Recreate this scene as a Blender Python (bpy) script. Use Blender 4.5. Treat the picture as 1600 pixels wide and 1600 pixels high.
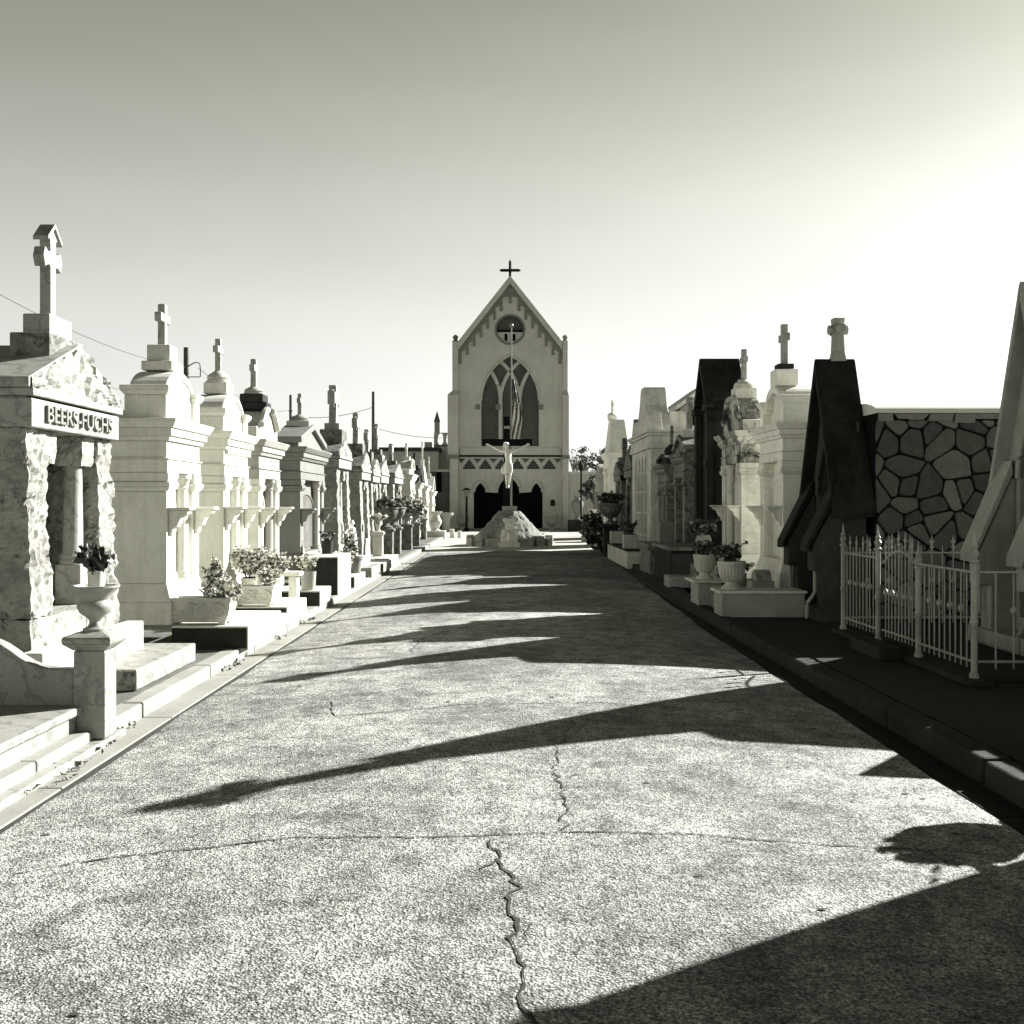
import bpy, bmesh, math, random
from mathutils import Vector, Matrix, noise
random.seed(7)
PI = math.pi
R = math.radians
for o in list(bpy.data.objects):
    bpy.data.objects.remove(o, do_unlink=True)
scene = bpy.context.scene
col = scene.collection

# ------------------------------------------------------------------ camera
cam_d = bpy.data.cameras.new("camera")
cam = bpy.data.objects.new("camera", cam_d)
col.objects.link(cam)
cam.location = (0, 0, 1.6)
cam.rotation_euler = (R(90), 0, 0)
cam_d.sensor_width = 36.0
cam_d.lens = 36.0 * 1660 / 1600
cam_d.shift_x = 10 / 1600
cam_d.shift_y = -15 / 1600
cam_d.clip_start = 0.05
cam_d.clip_end = 3000
scene.camera = cam

# ------------------------------------------------------------------ light
SUN_AZ = Vector((1.62, 1.16))          # horizontal direction towards the sun
SUN_EL = R(26.7)
sun_rot = math.atan2(SUN_AZ.x, SUN_AZ.y)
world = bpy.data.worlds.new("World")
scene.world = world
world.use_nodes = True
wn, wl = world.node_tree.nodes, world.node_tree.links
wn.clear()
w_out = wn.new("ShaderNodeOutputWorld")
w_bg = wn.new("ShaderNodeBackground")
w_sky = wn.new("ShaderNodeTexSky")
w_sky.sky_type = 'NISHITA'
w_sky.sun_disc = False
w_sky.sun_elevation = SUN_EL
w_sky.sun_rotation = sun_rot
w_sky.altitude = 0
w_sky.air_density = 1.0
w_sky.dust_density = 1.6
w_sky.ozone_density = 1.0
# black-and-white film behind a yellow-red filter: the hue goes, and the gradient is reshaped by hand
w_mix = wn.new("ShaderNodeSeparateColor")
w_m1 = wn.new("ShaderNodeMath"); w_m1.operation = 'POWER'; w_m1.inputs[1].default_value = 0.55
w_tint = wn.new("ShaderNodeVectorMath"); w_tint.operation = 'SCALE'
wl.new(w_sky.outputs[0], w_mix.inputs[0])
wl.new(w_mix.outputs[0], w_m1.inputs[0])
w_geo = wn.new("ShaderNodeNewGeometry")
w_sep = wn.new("ShaderNodeSeparateXYZ"); wl.new(w_geo.outputs['Incoming'], w_sep.inputs[0])
w_abs = wn.new("ShaderNodeMath"); w_abs.operation = 'ABSOLUTE'; wl.new(w_sep.outputs[2], w_abs.inputs[0])
w_rng = wn.new("ShaderNodeValToRGB")      # milky towards the horizon, unseen zenith darkened to deepen the shade below
_e = w_rng.color_ramp.elements
_e[0].position, _e[1].position = 0.0, 1.0
for _p, _v in ((0.0, .95), (.157, .98), (.27, .83), (.37, .62), (.47, .47), (.56, .12), (1.0, .012)):
    _x = _e[0] if _p == 0 else (_e[len(_e) - 1] if _p == 1.0 else _e.new(_p))
    _x.color = (_v, _v, _v, 1)
wl.new(w_abs.outputs[0], w_rng.inputs[0])
w_dbl = wn.new("ShaderNodeMath"); w_dbl.operation = 'MULTIPLY'; w_dbl.inputs[1].default_value = 2.5
wl.new(w_rng.outputs[0], w_dbl.inputs[0])
w_mul = wn.new("ShaderNodeMath"); w_mul.operation = 'MULTIPLY'
wl.new(w_m1.outputs[0], w_mul.inputs[0]); wl.new(w_dbl.outputs[0], w_mul.inputs[1])
w_mist = wn.new("ShaderNodeTexNoise"); w_mist.inputs['Scale'].default_value = 1.6; w_mist.inputs['Detail'].default_value = 6
w_map = wn.new("ShaderNodeMapping"); w_map.inputs['Scale'].default_value = (1, 1, 3.5); w_map.inputs['Rotation'].default_value = (.3, .5, .2)
wl.new(w_geo.outputs['Incoming'], w_map.inputs[0]); wl.new(w_map.outputs[0], w_mist.inputs['Vector'])
w_mr = wn.new("ShaderNodeMapRange"); w_mr.inputs[1].default_value = .3; w_mr.inputs[2].default_value = .7; w_mr.inputs[3].default_value = .93; w_mr.inputs[4].default_value = 1.06
wl.new(w_mist.outputs['Fac'], w_mr.inputs[0])
w_mm = wn.new("ShaderNodeMath"); w_mm.operation = 'MULTIPLY'; wl.new(w_mul.outputs[0], w_mm.inputs[0]); wl.new(w_mr.outputs[0], w_mm.inputs[1])
wl.new(w_mm.outputs[0], w_tint.inputs['Scale'])
w_hue = wn.new("ShaderNodeValToRGB")
_e = w_hue.color_ramp.elements
_e[0].position, _e[0].color = 0.12, (1, 1.005, .95, 1)
_e[1].position, _e[1].color = .5, (1, 1.01, .80, 1)
_x = _e.new(.27); _x.color = (1, 1.005, .90, 1)
wl.new(w_abs.outputs[0], w_hue.inputs[0]); wl.new(w_hue.outputs[0], w_tint.inputs[0])
wl.new(w_tint.outputs[0], w_bg.inputs[0])
w_bg.inputs[1].default_value = 0.05
wl.new(w_bg.outputs[0], w_out.inputs[0])

sd = bpy.data.lights.new("sun", 'SUN')
sd.energy = 5.0
sd.angle = R(0.5)
sd.color = (1.0, 0.995, 0.97)
sun = bpy.data.objects.new("sun", sd)
col.objects.link(sun)
az = SUN_AZ.normalized()
sdir = Vector((az.x * math.cos(SUN_EL), az.y * math.cos(SUN_EL), math.sin(SUN_EL)))
sun.rotation_euler = sdir.to_track_quat('Z', 'Y').to_euler()
sun.location = (20, 20, 20)

scene.view_settings.view_transform = 'Standard'
scene.view_settings.look = 'None'
scene.view_settings.gamma = 1.0
scene.view_settings.exposure = 1.82

def PX(px, D): return (px - 790) * D / 1660
def PZ(py, D): return 1.6 - (py - 785) * D / 1660

# ------------------------------------------------------------------ materials
MATS = {}
def new_mat(name):
    m = bpy.data.materials.new(name)
    m.use_nodes = True
    n = m.node_tree.nodes; n.clear()
    out = n.new("ShaderNodeOutputMaterial")
    b = n.new("ShaderNodeBsdfPrincipled")
    m.node_tree.links.new(b.outputs[0], out.inputs[0])
    MATS[name] = m
    return m, n, m.node_tree.links, b
def g(v): return (v, v, v, 1)
def N_tint(n, l, c, blue=.885): return N_mix(n, l, c, (1, 1, blue, 1), 1.0, 'MULTIPLY')   # the print's warm tone
def N_noise(n, l, vec, scale, detail=5, rough=.6, dist=0.0):
    t = n.new("ShaderNodeTexNoise"); t.inputs['Scale'].default_value = scale
    t.inputs['Detail'].default_value = detail; t.inputs['Roughness'].default_value = rough
    t.inputs['Distortion'].default_value = dist
    l.new(vec, t.inputs['Vector']); return t.outputs['Fac']
def N_ramp(n, l, fac, stops):
    r = n.new("ShaderNodeValToRGB"); e = r.color_ramp.elements
    e[0].position, e[0].color = stops[0][0], g(stops[0][1])
    e[1].position, e[1].color = stops[-1][0], g(stops[-1][1])
    for p, v in stops[1:-1]:
        x = e.new(p); x.color = g(v)
    l.new(fac, r.inputs[0]); return r.outputs[0]
def N_mix(n, l, a, b, fac, mode='MIX'):
    m = n.new("ShaderNodeMix"); m.data_type = 'RGBA'; m.blend_type = mode
    if isinstance(fac, (int, float)): m.inputs[0].default_value = fac
    else: l.new(fac, m.inputs[0])
    for v, i in ((a, 6), (b, 7)):
        if isinstance(v, tuple): m.inputs[i].default_value = v
        else: l.new(v, m.inputs[i])
    return m.outputs[2]
def N_pos(n, l, scale=(1, 1, 1)):
    p = n.new("ShaderNodeNewGeometry"); m = n.new("ShaderNodeMapping")
    m.inputs['Scale'].default_value = scale
    l.new(p.outputs['Position'], m.inputs[0]); return m.outputs[0]
def N_bump(n, l, b, h, strength, dist=.02):
    u = n.new("ShaderNodeBump"); u.inputs['Strength'].default_value = strength
    u.inputs['Distance'].default_value = dist
    l.new(h, u.inputs['Height']); l.new(u.outputs[0], b.inputs['Normal'])

def stone(name, v, var=.12, scale=2.5, stain=0.0, stain_v=.05, streak=0.0, rough=.85, bump=.2, fine=40, vein=0.0, vein_v=.12, blotch=0.0):
    m, n, l, b = new_mat(name)
    pos = N_pos(n, l)
    c = N_ramp(n, l, N_noise(n, l, pos, scale, 6, .65), [(.3, v * (1 - var)), (.7, min(.9, v * (1 + var)))])
    f = N_noise(n, l, pos, fine, 3, .7)
    c = N_mix(n, l, c, N_ramp(n, l, f, [(.3, .72), (.6, 1.0)]), .55, 'MULTIPLY')
    if vein:
        w = n.new("ShaderNodeTexWave"); w.wave_type = 'BANDS'; w.bands_direction = 'DIAGONAL'
        w.inputs['Scale'].default_value = 1.9; w.inputs['Distortion'].default_value = 14
        w.inputs['Detail'].default_value = 5; w.inputs['Detail Scale'].default_value = 1.3
        w.inputs['Detail Roughness'].default_value = .7
        l.new(pos, w.inputs['Vector'])
        vf = N_ramp(n, l, w.outputs['Fac'], [(.0, vein), (.12, vein * .55), (.30, 0.0)])
        c = N_mix(n, l, c, g(vein_v), vf)
    if streak:
        ps = N_pos(n, l, (7, 7, .55))
        sf = N_ramp(n, l, N_noise(n, l, ps, 1.0, 5, .7), [(.5, 0.0), (.75, streak)])
        c = N_mix(n, l, c, g(stain_v), sf)
    if stain:
        sf = N_ramp(n, l, N_noise(n, l, pos, 1.7, 8, .75, .6), [(.47, 0.0), (.60, stain)])
        c = N_mix(n, l, c, g(stain_v), sf)
    if blotch:
        sf = N_ramp(n, l, N_noise(n, l, pos, 9, 6, .75, .4), [(.56, 0.0), (.64, blotch)])
        c = N_mix(n, l, c, g(stain_v), sf)
    l.new(N_tint(n, l, c), b.inputs['Base Color'])
    b.inputs['Roughness'].default_value = rough
    b.inputs['Specular IOR Level'].default_value = .5 if rough < .6 and v > .1 else .12
    N_bump(n, l, b, N_noise(n, l, pos, fine * .6, 6, .7), bump, .012)
    return m

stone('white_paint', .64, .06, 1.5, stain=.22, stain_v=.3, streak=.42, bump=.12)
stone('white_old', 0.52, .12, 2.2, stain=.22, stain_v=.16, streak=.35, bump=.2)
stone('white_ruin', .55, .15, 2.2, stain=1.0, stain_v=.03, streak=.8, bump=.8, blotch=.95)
stone('white_shade_lift', .86, .06, 1.5, stain=.2, stain_v=.28, streak=.4, bump=.12)  # white_paint lightened to offset the shade on the right row
stone('white_shade_lift_old', 0.7, .14, 2.2, stain=.30, stain_v=.14, streak=.40, bump=.25)  # white_old lightened likewise for the shaded right row
stone('marble', 0.29, .12, 3, vein=.62, vein_v=.12, streak=.35, stain_v=.08, rough=.5, bump=.15)
stone('marble_rough', 0.33, .16, 4, vein=.3, vein_v=.12, stain=.28, stain_v=.05, blotch=.85, rough=.85, bump=1.0, fine=34)
stone('marble_dark', 0.21, .25, 3, vein=.8, vein_v=.045, stain=.5, stain_v=.045, streak=.5, rough=.6, bump=.25)
stone('grey_granite', 0.17, .14, 3, stain=.2, stain_v=.10, streak=.25, rough=.55, bump=.15, fine=90)
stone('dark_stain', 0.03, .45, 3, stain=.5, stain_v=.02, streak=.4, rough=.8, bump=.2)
stone('side_black', 0.025, .4, 4, stain=.4, stain_v=.02, rough=.8, bump=.15)  # near-black, for the side panels of the platforms
stone('black_stone', .011, .5, 3, stain=.6, stain_v=.026, blotch=.5, streak=.5, rough=.75, bump=.6)
stone('gothic_grey', 0.05, .35, 2.5, stain=.5, stain_v=.035, streak=.5, rough=.85, bump=.35)
stone('pale_cement', 0.34, .14, 2.2, stain=.25, stain_v=.15, streak=.45, bump=.3)
stone('chapel_plaster', 0.53, .10, .5, stain=.18, stain_v=.22, streak=.30, bump=.15, fine=20)
stone('chapel_trim', .20, .10, .8, bump=.1, fine=20)
stone('chapel_window', .085, .22, 1.2, bump=.05, rough=.4, fine=12)
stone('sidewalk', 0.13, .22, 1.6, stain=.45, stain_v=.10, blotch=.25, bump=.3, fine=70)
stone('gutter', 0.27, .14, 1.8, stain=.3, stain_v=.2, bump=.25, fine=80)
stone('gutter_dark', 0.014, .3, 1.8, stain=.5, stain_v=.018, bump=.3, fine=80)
stone('curb_shade_dark', 0.026, .3, 1.8, stain=.5, stain_v=.03, bump=.3, fine=60)  # darkened past its own tone to carry the right side's deep shade
stone('plaza', 0.4, .12, 1.3, stain=.25, stain_v=.3, bump=.15, fine=40)
stone('earth', .12, .3, .6, stain=.3, stain_v=.05, bump=.2, fine=10)
stone('mound_dirt', 0.2, .3, 3, stain=.35, stain_v=.08, bump=.9, fine=22, blotch=.25)
stone('terracotta', .30, .2, 6, stain=.6, stain_v=.05, streak=.4, bump=.2)
stone('soil', .035, .4, 20, bump=.8, fine=60)
stone('wall_far', 0.42, .14, .7, stain=.3, stain_v=.12, streak=.4, bump=.1, fine=12)
stone('wall_dark', .10, .3, .9, stain=.5, stain_v=.04, streak=.4, bump=.2, fine=14)
stone('bronze', .05, .3, 8, rough=.4, bump=.05)
stone('door_glass', .16, .25, 2.5, rough=.25, bump=.02)
stone('roof_white', .7, .05, 1.2, rough=.6, bump=.08)
stone('fence_paint', 0.3, .2, 18, stain=.5, stain_v=.14, blotch=.5, rough=.5, bump=.15)
stone('black_wood', 0.004, .3, 6, rough=.6, bump=.1)
stone('black_void', 0.002, .2, 6, rough=.9, bump=.05)
stone('statue_white', 0.88, .03, 6, rough=.5, bump=.03)
stone('pole_grey', .10, .2, 8, rough=.6, bump=.05)
stone('metal_bright', 0.24, .05, 8, rough=.35, bump=.02)
stone('flag_dark', .10, .2, 20, rough=.9, bump=.1)
stone('flag_white', .8, .04, 20, rough=.9, bump=.1)
stone('joint_dark', .05, .2, 10, bump=.05)
def leafmat(name, v, var=.35, sub=.0, rough=.55):
    m, n, l, b = new_mat(name)
    pos = N_pos(n, l)
    c = N_ramp(n, l, N_noise(n, l, pos, 25, 3), [(.3, v * (1 - var)), (.7, v * (1 + var))])
    l.new(N_tint(n, l, c), b.inputs['Base Color']); b.inputs['Roughness'].default_value = rough
leafmat('leaf_dark', .035)
leafmat('leaf_mid', .10)
leafmat('petal_white', .80, .08)
leafmat('petal_mid', .35, .3)
leafmat('leaf_dry', .06, .4)

# flagstones: every stone its own tone
def flag(name):
    m, n, l, b = new_mat(name)
    pos = N_pos(n, l)
    gi = n.new("ShaderNodeNewGeometry")
    c = N_ramp(n, l, gi.outputs['Random Per Island'], [(0, .07), (.5, .125), (1, .21)])
    c = N_mix(n, l, c, N_ramp(n, l, N_noise(n, l, pos, 7, 6, .7), [(.3, .55), (.7, 1.0)]), .8, 'MULTIPLY')
    c = N_mix(n, l, c, N_ramp(n, l, N_noise(n, l, pos, 60, 4, .7), [(.3, .7), (.65, 1.0)]), .6, 'MULTIPLY')
    l.new(N_tint(n, l, c), b.inputs['Base Color']); b.inputs['Roughness'].default_value = .8; b.inputs['Specular IOR Level'].default_value = .15
    N_bump(n, l, b, N_noise(n, l, pos, 22, 6, .7), .6, .02)
flag('flagstone')
stone('joint_black', .006, .3, 12, bump=.4)

# exposed-aggregate road
def roadmat(name):
    m, n, l, b = new_mat(name)
    pos = N_pos(n, l)
    v = n.new("ShaderNodeTexVoronoi"); v.inputs['Scale'].default_value = 105; l.new(pos, v.inputs['Vector'])
    cs = n.new("ShaderNodeSeparateColor"); l.new(v.outputs['Color'], cs.inputs[0])
    peb = N_ramp(n, l, cs.outputs[0], [(0, .10), (.35, .26), (.7, .50), (1, .74)])
    v2 = n.new("ShaderNodeTexVoronoi"); v2.inputs['Scale'].default_value = 47; l.new(pos, v2.inputs['Vector'])
    cs2 = n.new("ShaderNodeSeparateColor"); l.new(v2.outputs['Color'], cs2.inputs[0])
    peb = N_mix(n, l, peb, N_ramp(n, l, cs2.outputs[1], [(0, .12), (.5, .42), (1, .75)]), .35)
    gap = N_ramp(n, l, v.outputs['Distance'], [(.35, 1.0), (.75, .35)])
    peb = N_mix(n, l, peb, gap, .8, 'MULTIPLY')
    low = N_ramp(n, l, N_noise(n, l, pos, .55, 6, .6, .3), [(.30, .55), (.5, .95), (.68, 1.30)])
    c = N_mix(n, l, peb, low, 1.0, 'MULTIPLY')
    mid = N_ramp(n, l, N_noise(n, l, pos, 4.5, 6, .7), [(.34, .48), (.6, 1.2)])
    c = N_mix(n, l, c, mid, .95, 'MULTIPLY')
    fine = N_ramp(n, l, N_noise(n, l, pos, 55, 3, .8), [(.38, .45), (.6, 1.25)])
    c = N_mix(n, l, c, fine, .75, 'MULTIPLY')
    pt = N_ramp(n, l, N_noise(n, l, N_pos(n, l, (1.6, .5, 1)), 1.1, 7, .75, .8), [(.50, 0), (.72, .38)])
    c = N_mix(n, l, c, g(.10), pt)
    sp = N_ramp(n, l, N_noise(n, l, pos, 7, 3, .6), [(.70, 0), (.74, .75)])
    c = N_mix(n, l, c, g(.06), sp)
    l.new(N_tint(n, l, c, .92), b.inputs['Base Color']); b.inputs['Roughness'].default_value = .9; b.inputs['Specular IOR Level'].default_value = .15
    h = N_mix(n, l, v.outputs['Distance'], N_noise(n, l, pos, 60, 4, .7), .5)
    N_bump(n, l, b, h, .9, .012)
roadmat('road')

# ------------------------------------------------------------------ mesh helper
class MB:
    def __init__(s): s.v = []; s.f = []; s.mi = []; s.cur = 0
    def face(s, idx): s.f.append(tuple(idx)); s.mi.append(s.cur)
    def add(s, verts, faces):
        o = len(s.v); s.v += [tuple(v) for v in verts]
        for f in faces: s.face([i + o for i in f])
    def box(s, x0, x1, y0, y1, z0, z1):
        s.frus((x0, x1, y0, y1), (x0, x1, y0, y1), z0, z1); return s
    def frus(s, a, b, z0, z1):
        v = [(a[0], a[2], z0), (a[1], a[2], z0), (a[1], a[3], z0), (a[0], a[3], z0),
             (b[0], b[2], z1), (b[1], b[2], z1), (b[1], b[3], z1), (b[0], b[3], z1)]
        s.add(v, [(3, 2, 1, 0), (4, 5, 6, 7), (0, 1, 5, 4), (1, 2, 6, 5), (2, 3, 7, 6), (3, 0, 4, 7)]); return s
    def prism(s, poly, axis, a0, a1):
        n = len(poly)
        def P(p, a):
            return {'x': (a, p[0], p[1]), 'y': (p[0], a, p[1]), 'z': (p[0], p[1], a)}[axis]
        v = [P(p, a0) for p in poly] + [P(p, a1) for p in poly]
        f = [tuple(range(n)), tuple(range(2 * n - 1, n - 1, -1))]
        f += [(i, i + n, (i + 1) % n + n, (i + 1) % n) for i in range(n)]
        s.add(v, f); return s
    def lathe(s, prof, cx=0, cy=0, n=20, z=0, flute=0, nf=16):
        v = []
        for r, h in prof:
            for k in range(n):
                a = 2 * PI * k / n
                rr = r * (1 + flute * math.cos(nf * a)) if flute and .2 < (h - prof[0][1]) / max(1e-6, prof[-1][1] - prof[0][1]) < .8 else r
                v.append((cx + rr * math.cos(a), cy + rr * math.sin(a), z + h))
        f = []
        for i in range(len(prof) - 1):
            for k in range(n):
                f.append((i * n + k, i * n + (k + 1) % n, (i + 1) * n + (k + 1) % n, (i + 1) * n + k))
        f.append(tuple(range(n - 1, -1, -1)))
        m = (len(prof) - 1) * n
        f.append(tuple(range(m, m + n)))
        s.add(v, f); return s
    def tube(s, pts, r, n=8, closed=False):
        pts = [Vector(p) for p in pts]; L = len(pts); v = []
        for i, p in enumerate(pts):
            if closed: d = pts[(i + 1) % L] - pts[i - 1]
            else: d = pts[min(i + 1, L - 1)] - pts[max(i - 1, 0)]
            d.normalize()
            u = d.cross(Vector((0, 0, 1)) if abs(d.z) < .95 else Vector((0, 1, 0))).normalized(); w = d.cross(u)
            rr = r[i] if isinstance(r, (list, tuple)) else r
            for k in range(n):
                a = 2 * PI * (k + .5) / n
                v.append(p + (u * math.cos(a) + w * math.sin(a)) * rr)
        f = []
        for i in range(L if closed else L - 1):
            j = (i + 1) % L
            for k in range(n):
                f.append((i * n + k, i * n + (k + 1) % n, j * n + (k + 1) % n, j * n + k))
        if not closed:
            f.append(tuple(range(n - 1, -1, -1))); f.append(tuple(range((L - 1) * n, L * n)))
        s.add(v, f); return s
    def rough(s, x0, x1, y0, y1, z0, z1, amp=.03, freq=5, step=.07, fx=None):
        """a rock-faced block: welded grid box pushed in and out by noise"""
        def cnt(a, b): return max(1, int(round((b - a) / step)))
        nx, ny, nz = cnt(x0, x1), cnt(y0, y1), cnt(z0, z1)
        idx = {}
        base = len(s.v)
        def V(i, j, k):
            key = (i, j, k)
            if key not in idx:
                p = Vector((x0 + (x1 - x0) * i / nx, y0 + (y1 - y0) * j / ny, z0 + (z1 - z0) * k / nz))
                nrm = Vector(((i == nx) - (i == 0), (j == ny) - (j == 0), ((k == nz) - (k == 0)) * .3))
                if fx: p = fx(p)
                d = noise.noise(p * freq) * .8 + noise.noise(p * freq * 2.7 + Vector((3, 1, 7))) * .6
                p = p + nrm * amp * d + noise.noise_vector(p * freq * 1.7) * amp * .35
                idx[key] = len(s.v); s.v.append(tuple(p))
            return idx[key]
        for i in range(nx):
            for j in range(ny):
                s.face((V(i, j, 0), V(i, j + 1, 0), V(i + 1, j + 1, 0), V(i + 1, j, 0)))
                s.face((V(i, j, nz), V(i + 1, j, nz), V(i + 1, j + 1, nz), V(i, j + 1, nz)))
        for i in range(nx):
            for k in range(nz):
                s.face((V(i, 0, k), V(i + 1, 0, k), V(i + 1, 0, k + 1), V(i, 0, k + 1)))
                s.face((V(i, ny, k), V(i, ny, k + 1), V(i + 1, ny, k + 1), V(i + 1, ny, k)))
        for j in range(ny):
            for k in range(nz):
                s.face((V(0, j, k), V(0, j, k + 1), V(0, j + 1, k + 1), V(0, j + 1, k)))
                s.face((V(nx, j, k), V(nx, j + 1, k), V(nx, j + 1, k + 1), V(nx, j, k + 1)))
        return s
    def leaf(s, p, size, rnd):
        d = Vector((rnd.gauss(0, 1), rnd.gauss(0, 1), rnd.gauss(0, .7) + .3)).normalized()
        u = d.orthogonal().normalized(); u.rotate(Matrix.Rotation(rnd.random() * 6.28, 3, d)) if False else None
        q = Matrix.Rotation(rnd.random() * 6.28, 3, d)
        u = q @ d.orthogonal().normalized(); w = d.cross(u)
        a, b_ = size, size * .5
        p = Vector(p)
        s.add([p - u * a, p + w * b_ + d * a * .2, p + u * a, p - w * b_ + d * a * .2], [(0, 1, 2), (0, 2, 3)])
    def flower(s, p, size, rnd):
        p = Vector(p)
        d = Vector((rnd.gauss(0, .8), rnd.gauss(0, .8), .8)).normalized()
        u = d.orthogonal().normalized(); w = d.cross(u); a0 = rnd.random() * 6
        for k in range(5):
            a = a0 + k * 2 * PI / 5
            e = u * math.cos(a) + w * math.sin(a); t = u * -math.sin(a) + w * math.cos(a)
            s.add([p, p + e * size * .6 + t * size * .42 + d * size * .3, p + e * size + d * size * .25, p + e * size * .6 - t * size * .42 + d * size * .3], [(0, 1, 2, 3)])
    def build(s, name, mat, parent=None, bevel=0.0, smooth=False, recalc=True):
        me = bpy.data.meshes.new(name)
        me.from_pydata(s.v, [], s.f)
        mats = mat if isinstance(mat, (list, tuple)) else [mat]
        for k in mats: me.materials.append(MATS[k])
        if len(mats) > 1: me.polygons.foreach_set('material_index', s.mi)
        if recalc:
            bm = bmesh.new(); bm.from_mesh(me); bmesh.ops.recalc_face_normals(bm, faces=bm.faces); bm.to_mesh(me); bm.free()
        if smooth:
            me.polygons.foreach_set('use_smooth', [True] * len(me.polygons))
        o = bpy.data.objects.new(name, me); col.objects.link(o)
        if smooth:
            bpy.context.view_layer.objects.active = o
            md = o.modifiers.new('edges', 'EDGE_SPLIT'); md.split_angle = R(40)
        if parent: o.parent = parent
        if bevel:
            md = o.modifiers.new('bevel', 'BEVEL'); md.width = bevel; md.segments = 2; md.limit_method = 'ANGLE'; md.angle_limit = R(35)
        return o
def tag(o, label, cat, group=None):
    o['label'] = label; o['category'] = cat
    if group: o['group'] = group
    return o
def structure(o): o['kind'] = 'structure'; return o
def thing(name, label, cat, loc=(0, 0, 0), rz=0, group=None):
    o = bpy.data.objects.new(name, None); col.objects.link(o)
    o.empty_display_size = .2
    o.location = loc; o.rotation_euler = (0, 0, rz)
    return tag(o, label, cat, group)
def text_mesh(txt, width, height, depth, name, mat, parent, mtx):
    cu = bpy.data.curves.new('t', 'FONT'); cu.body = txt; cu.extrude = depth; cu.align_x = 'CENTER'; cu.align_y = 'CENTER'
    cu.offset = .012
    ob = bpy.data.objects.new('t', cu); col.objects.link(ob)
    bpy.context.view_layer.update()
    me = bpy.data.meshes.new_from_object(ob.evaluated_get(bpy.context.evaluated_depsgraph_get()))
    bpy.data.objects.remove(ob)
    xs = [v.co.x for v in me.vertices]; ys = [v.co.y for v in me.vertices]
    cx, cy = (max(xs) + min(xs)) / 2, (max(ys) + min(ys)) / 2
    sx, sy = width / (max(xs) - min(xs)), height / (max(ys) - min(ys))
    for v in me.vertices: v.co = mtx @ Vector(((v.co.x - cx) * sx, (v.co.y - cy) * sy, v.co.z))
    me.name = name; me.materials.clear(); me.materials.append(MATS[mat])
    o = bpy.data.objects.new(name, me); col.objects.link(o); o.parent = parent
    return o
FACE_X = Matrix(((0, 0, 1), (1, 0, 0), (0, 1, 0)))       # text that reads from the +x side
FACE_Y = Matrix(((1, 0, 0), (0, 0, -1), (0, 1, 0)))      # text that reads from the -y side

# ------------------------------------------------------------------ ground, road, kerbs
m = MB(); m.box(-1500, 1500, -300, 2500, -.6, -.03); structure(m.build('ground', 'earth'))
def road_z(x, x0, x1):
    t = (x - (x0 + x1) / 2) / ((x1 - x0) / 2)
    return .075 * (1 - t * t)
m = MB()
NX, NY, RY0, RY1 = 28, 90, -9.0, 33.6
def road_edge(y): return (-2.43 + .012 * math.sin(y * 2.1) + .008 * math.sin(y * 5.3), 2.49 + max(0, y - 13) * .026 + .012 * math.sin(y * 1.7 + 1) + .01 * math.sin(y * 4.9))
rows = []
for j in range(NY + 1):
    y = RY0 + (RY1 - RY0) * j / NY
    a, b_ = road_edge(y)
    row = []
    for i in range(NX + 1):
        x = a + (b_ - a) * i / NX
        row.append(len(m.v)); m.v.append((x, y, road_z(x, a, b_)))
    rows.append(row)
for j in range(NY):
    for i in range(NX):
        m.face((rows[j][i], rows[j][i + 1], rows[j + 1][i + 1], rows[j + 1][i]))
for j in range(NY):                     # the cut edges of the slab
    for k in (0, NX):
        a, b_ = m.v[rows[j][k]], m.v[rows[j + 1][k]]
        m.add([a, b_, (b_[0], b_[1], -.04), (a[0], a[1], -.04)], [(0, 1, 2, 3)])
# cracks: thin jagged ribbons let into the slab (second material of the road itself)
m.cur = 1
rc = random.Random(3)
def crack(pts, w=.008, jit=.02):
    P = []
    for (a, b_) in zip(pts[:-1], pts[1:]):
        n = max(2, int(math.hypot(b_[0] - a[0], b_[1] - a[1]) / .05))
        for k in range(n):
            t = k / n
            P.append((a[0] + (b_[0] - a[0]) * t + rc.gauss(0, jit), a[1] + (b_[1] - a[1]) * t + rc.gauss(0, jit * .8)))
    P.append(pts[-1])
    v = []
    for i, (x, y) in enumerate(P):
        d = Vector((P[min(i + 1, len(P) - 1)][0] - P[max(i - 1, 0)][0], P[min(i + 1, len(P) - 1)][1] - P[max(i - 1, 0)][1])).normalized()
        ww = w * rc.uniform(.3, 1.5) * (1 if 0 < i < len(P) - 1 else .1)
        e = road_edge(y)
        z = road_z(x, *e) + .004
        v += [(x - d.y * ww, y + d.x * ww, z), (x + d.y * ww, y - d.x * ww, z)]
    m.add(v, [(2 * i, 2 * i + 1, 2 * i + 3, 2 * i + 2) for i in range(len(P) - 1)])
def gp(px, py):
    D = (1.6 - .07) * 1660 / (py - 785); return (PX(px, D), D)
crack([gp(842, 1690), gp(832, 1600), gp(820, 1545), gp(812, 1480), gp(800, 1430), gp(805, 1385), gp(775, 1345), gp(762, 1310)], .0065, .016)
crack([gp(885, 1302), gp(880, 1270), gp(888, 1258), gp(868, 1205), gp(876, 1160), gp(895, 1125)], .0048, .017)
crack([gp(0, 1352), gp(60, 1343), gp(160, 1330), gp(330, 1318), gp(470, 1306), gp(640, 1310), gp(760, 1308), gp(890, 1301), gp(1080, 1303), gp(1300, 1314), gp(1560, 1318)], .0055, .008)
crack([gp(775, 1345), gp(760, 1352), gp(752, 1366)], .004, .012)
crack([gp(800, 1430), gp(822, 1446), gp(828, 1470)], .004, .014)
crack([gp(868, 1205), gp(850, 1212), gp(836, 1209)], .0035, .012)
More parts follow.
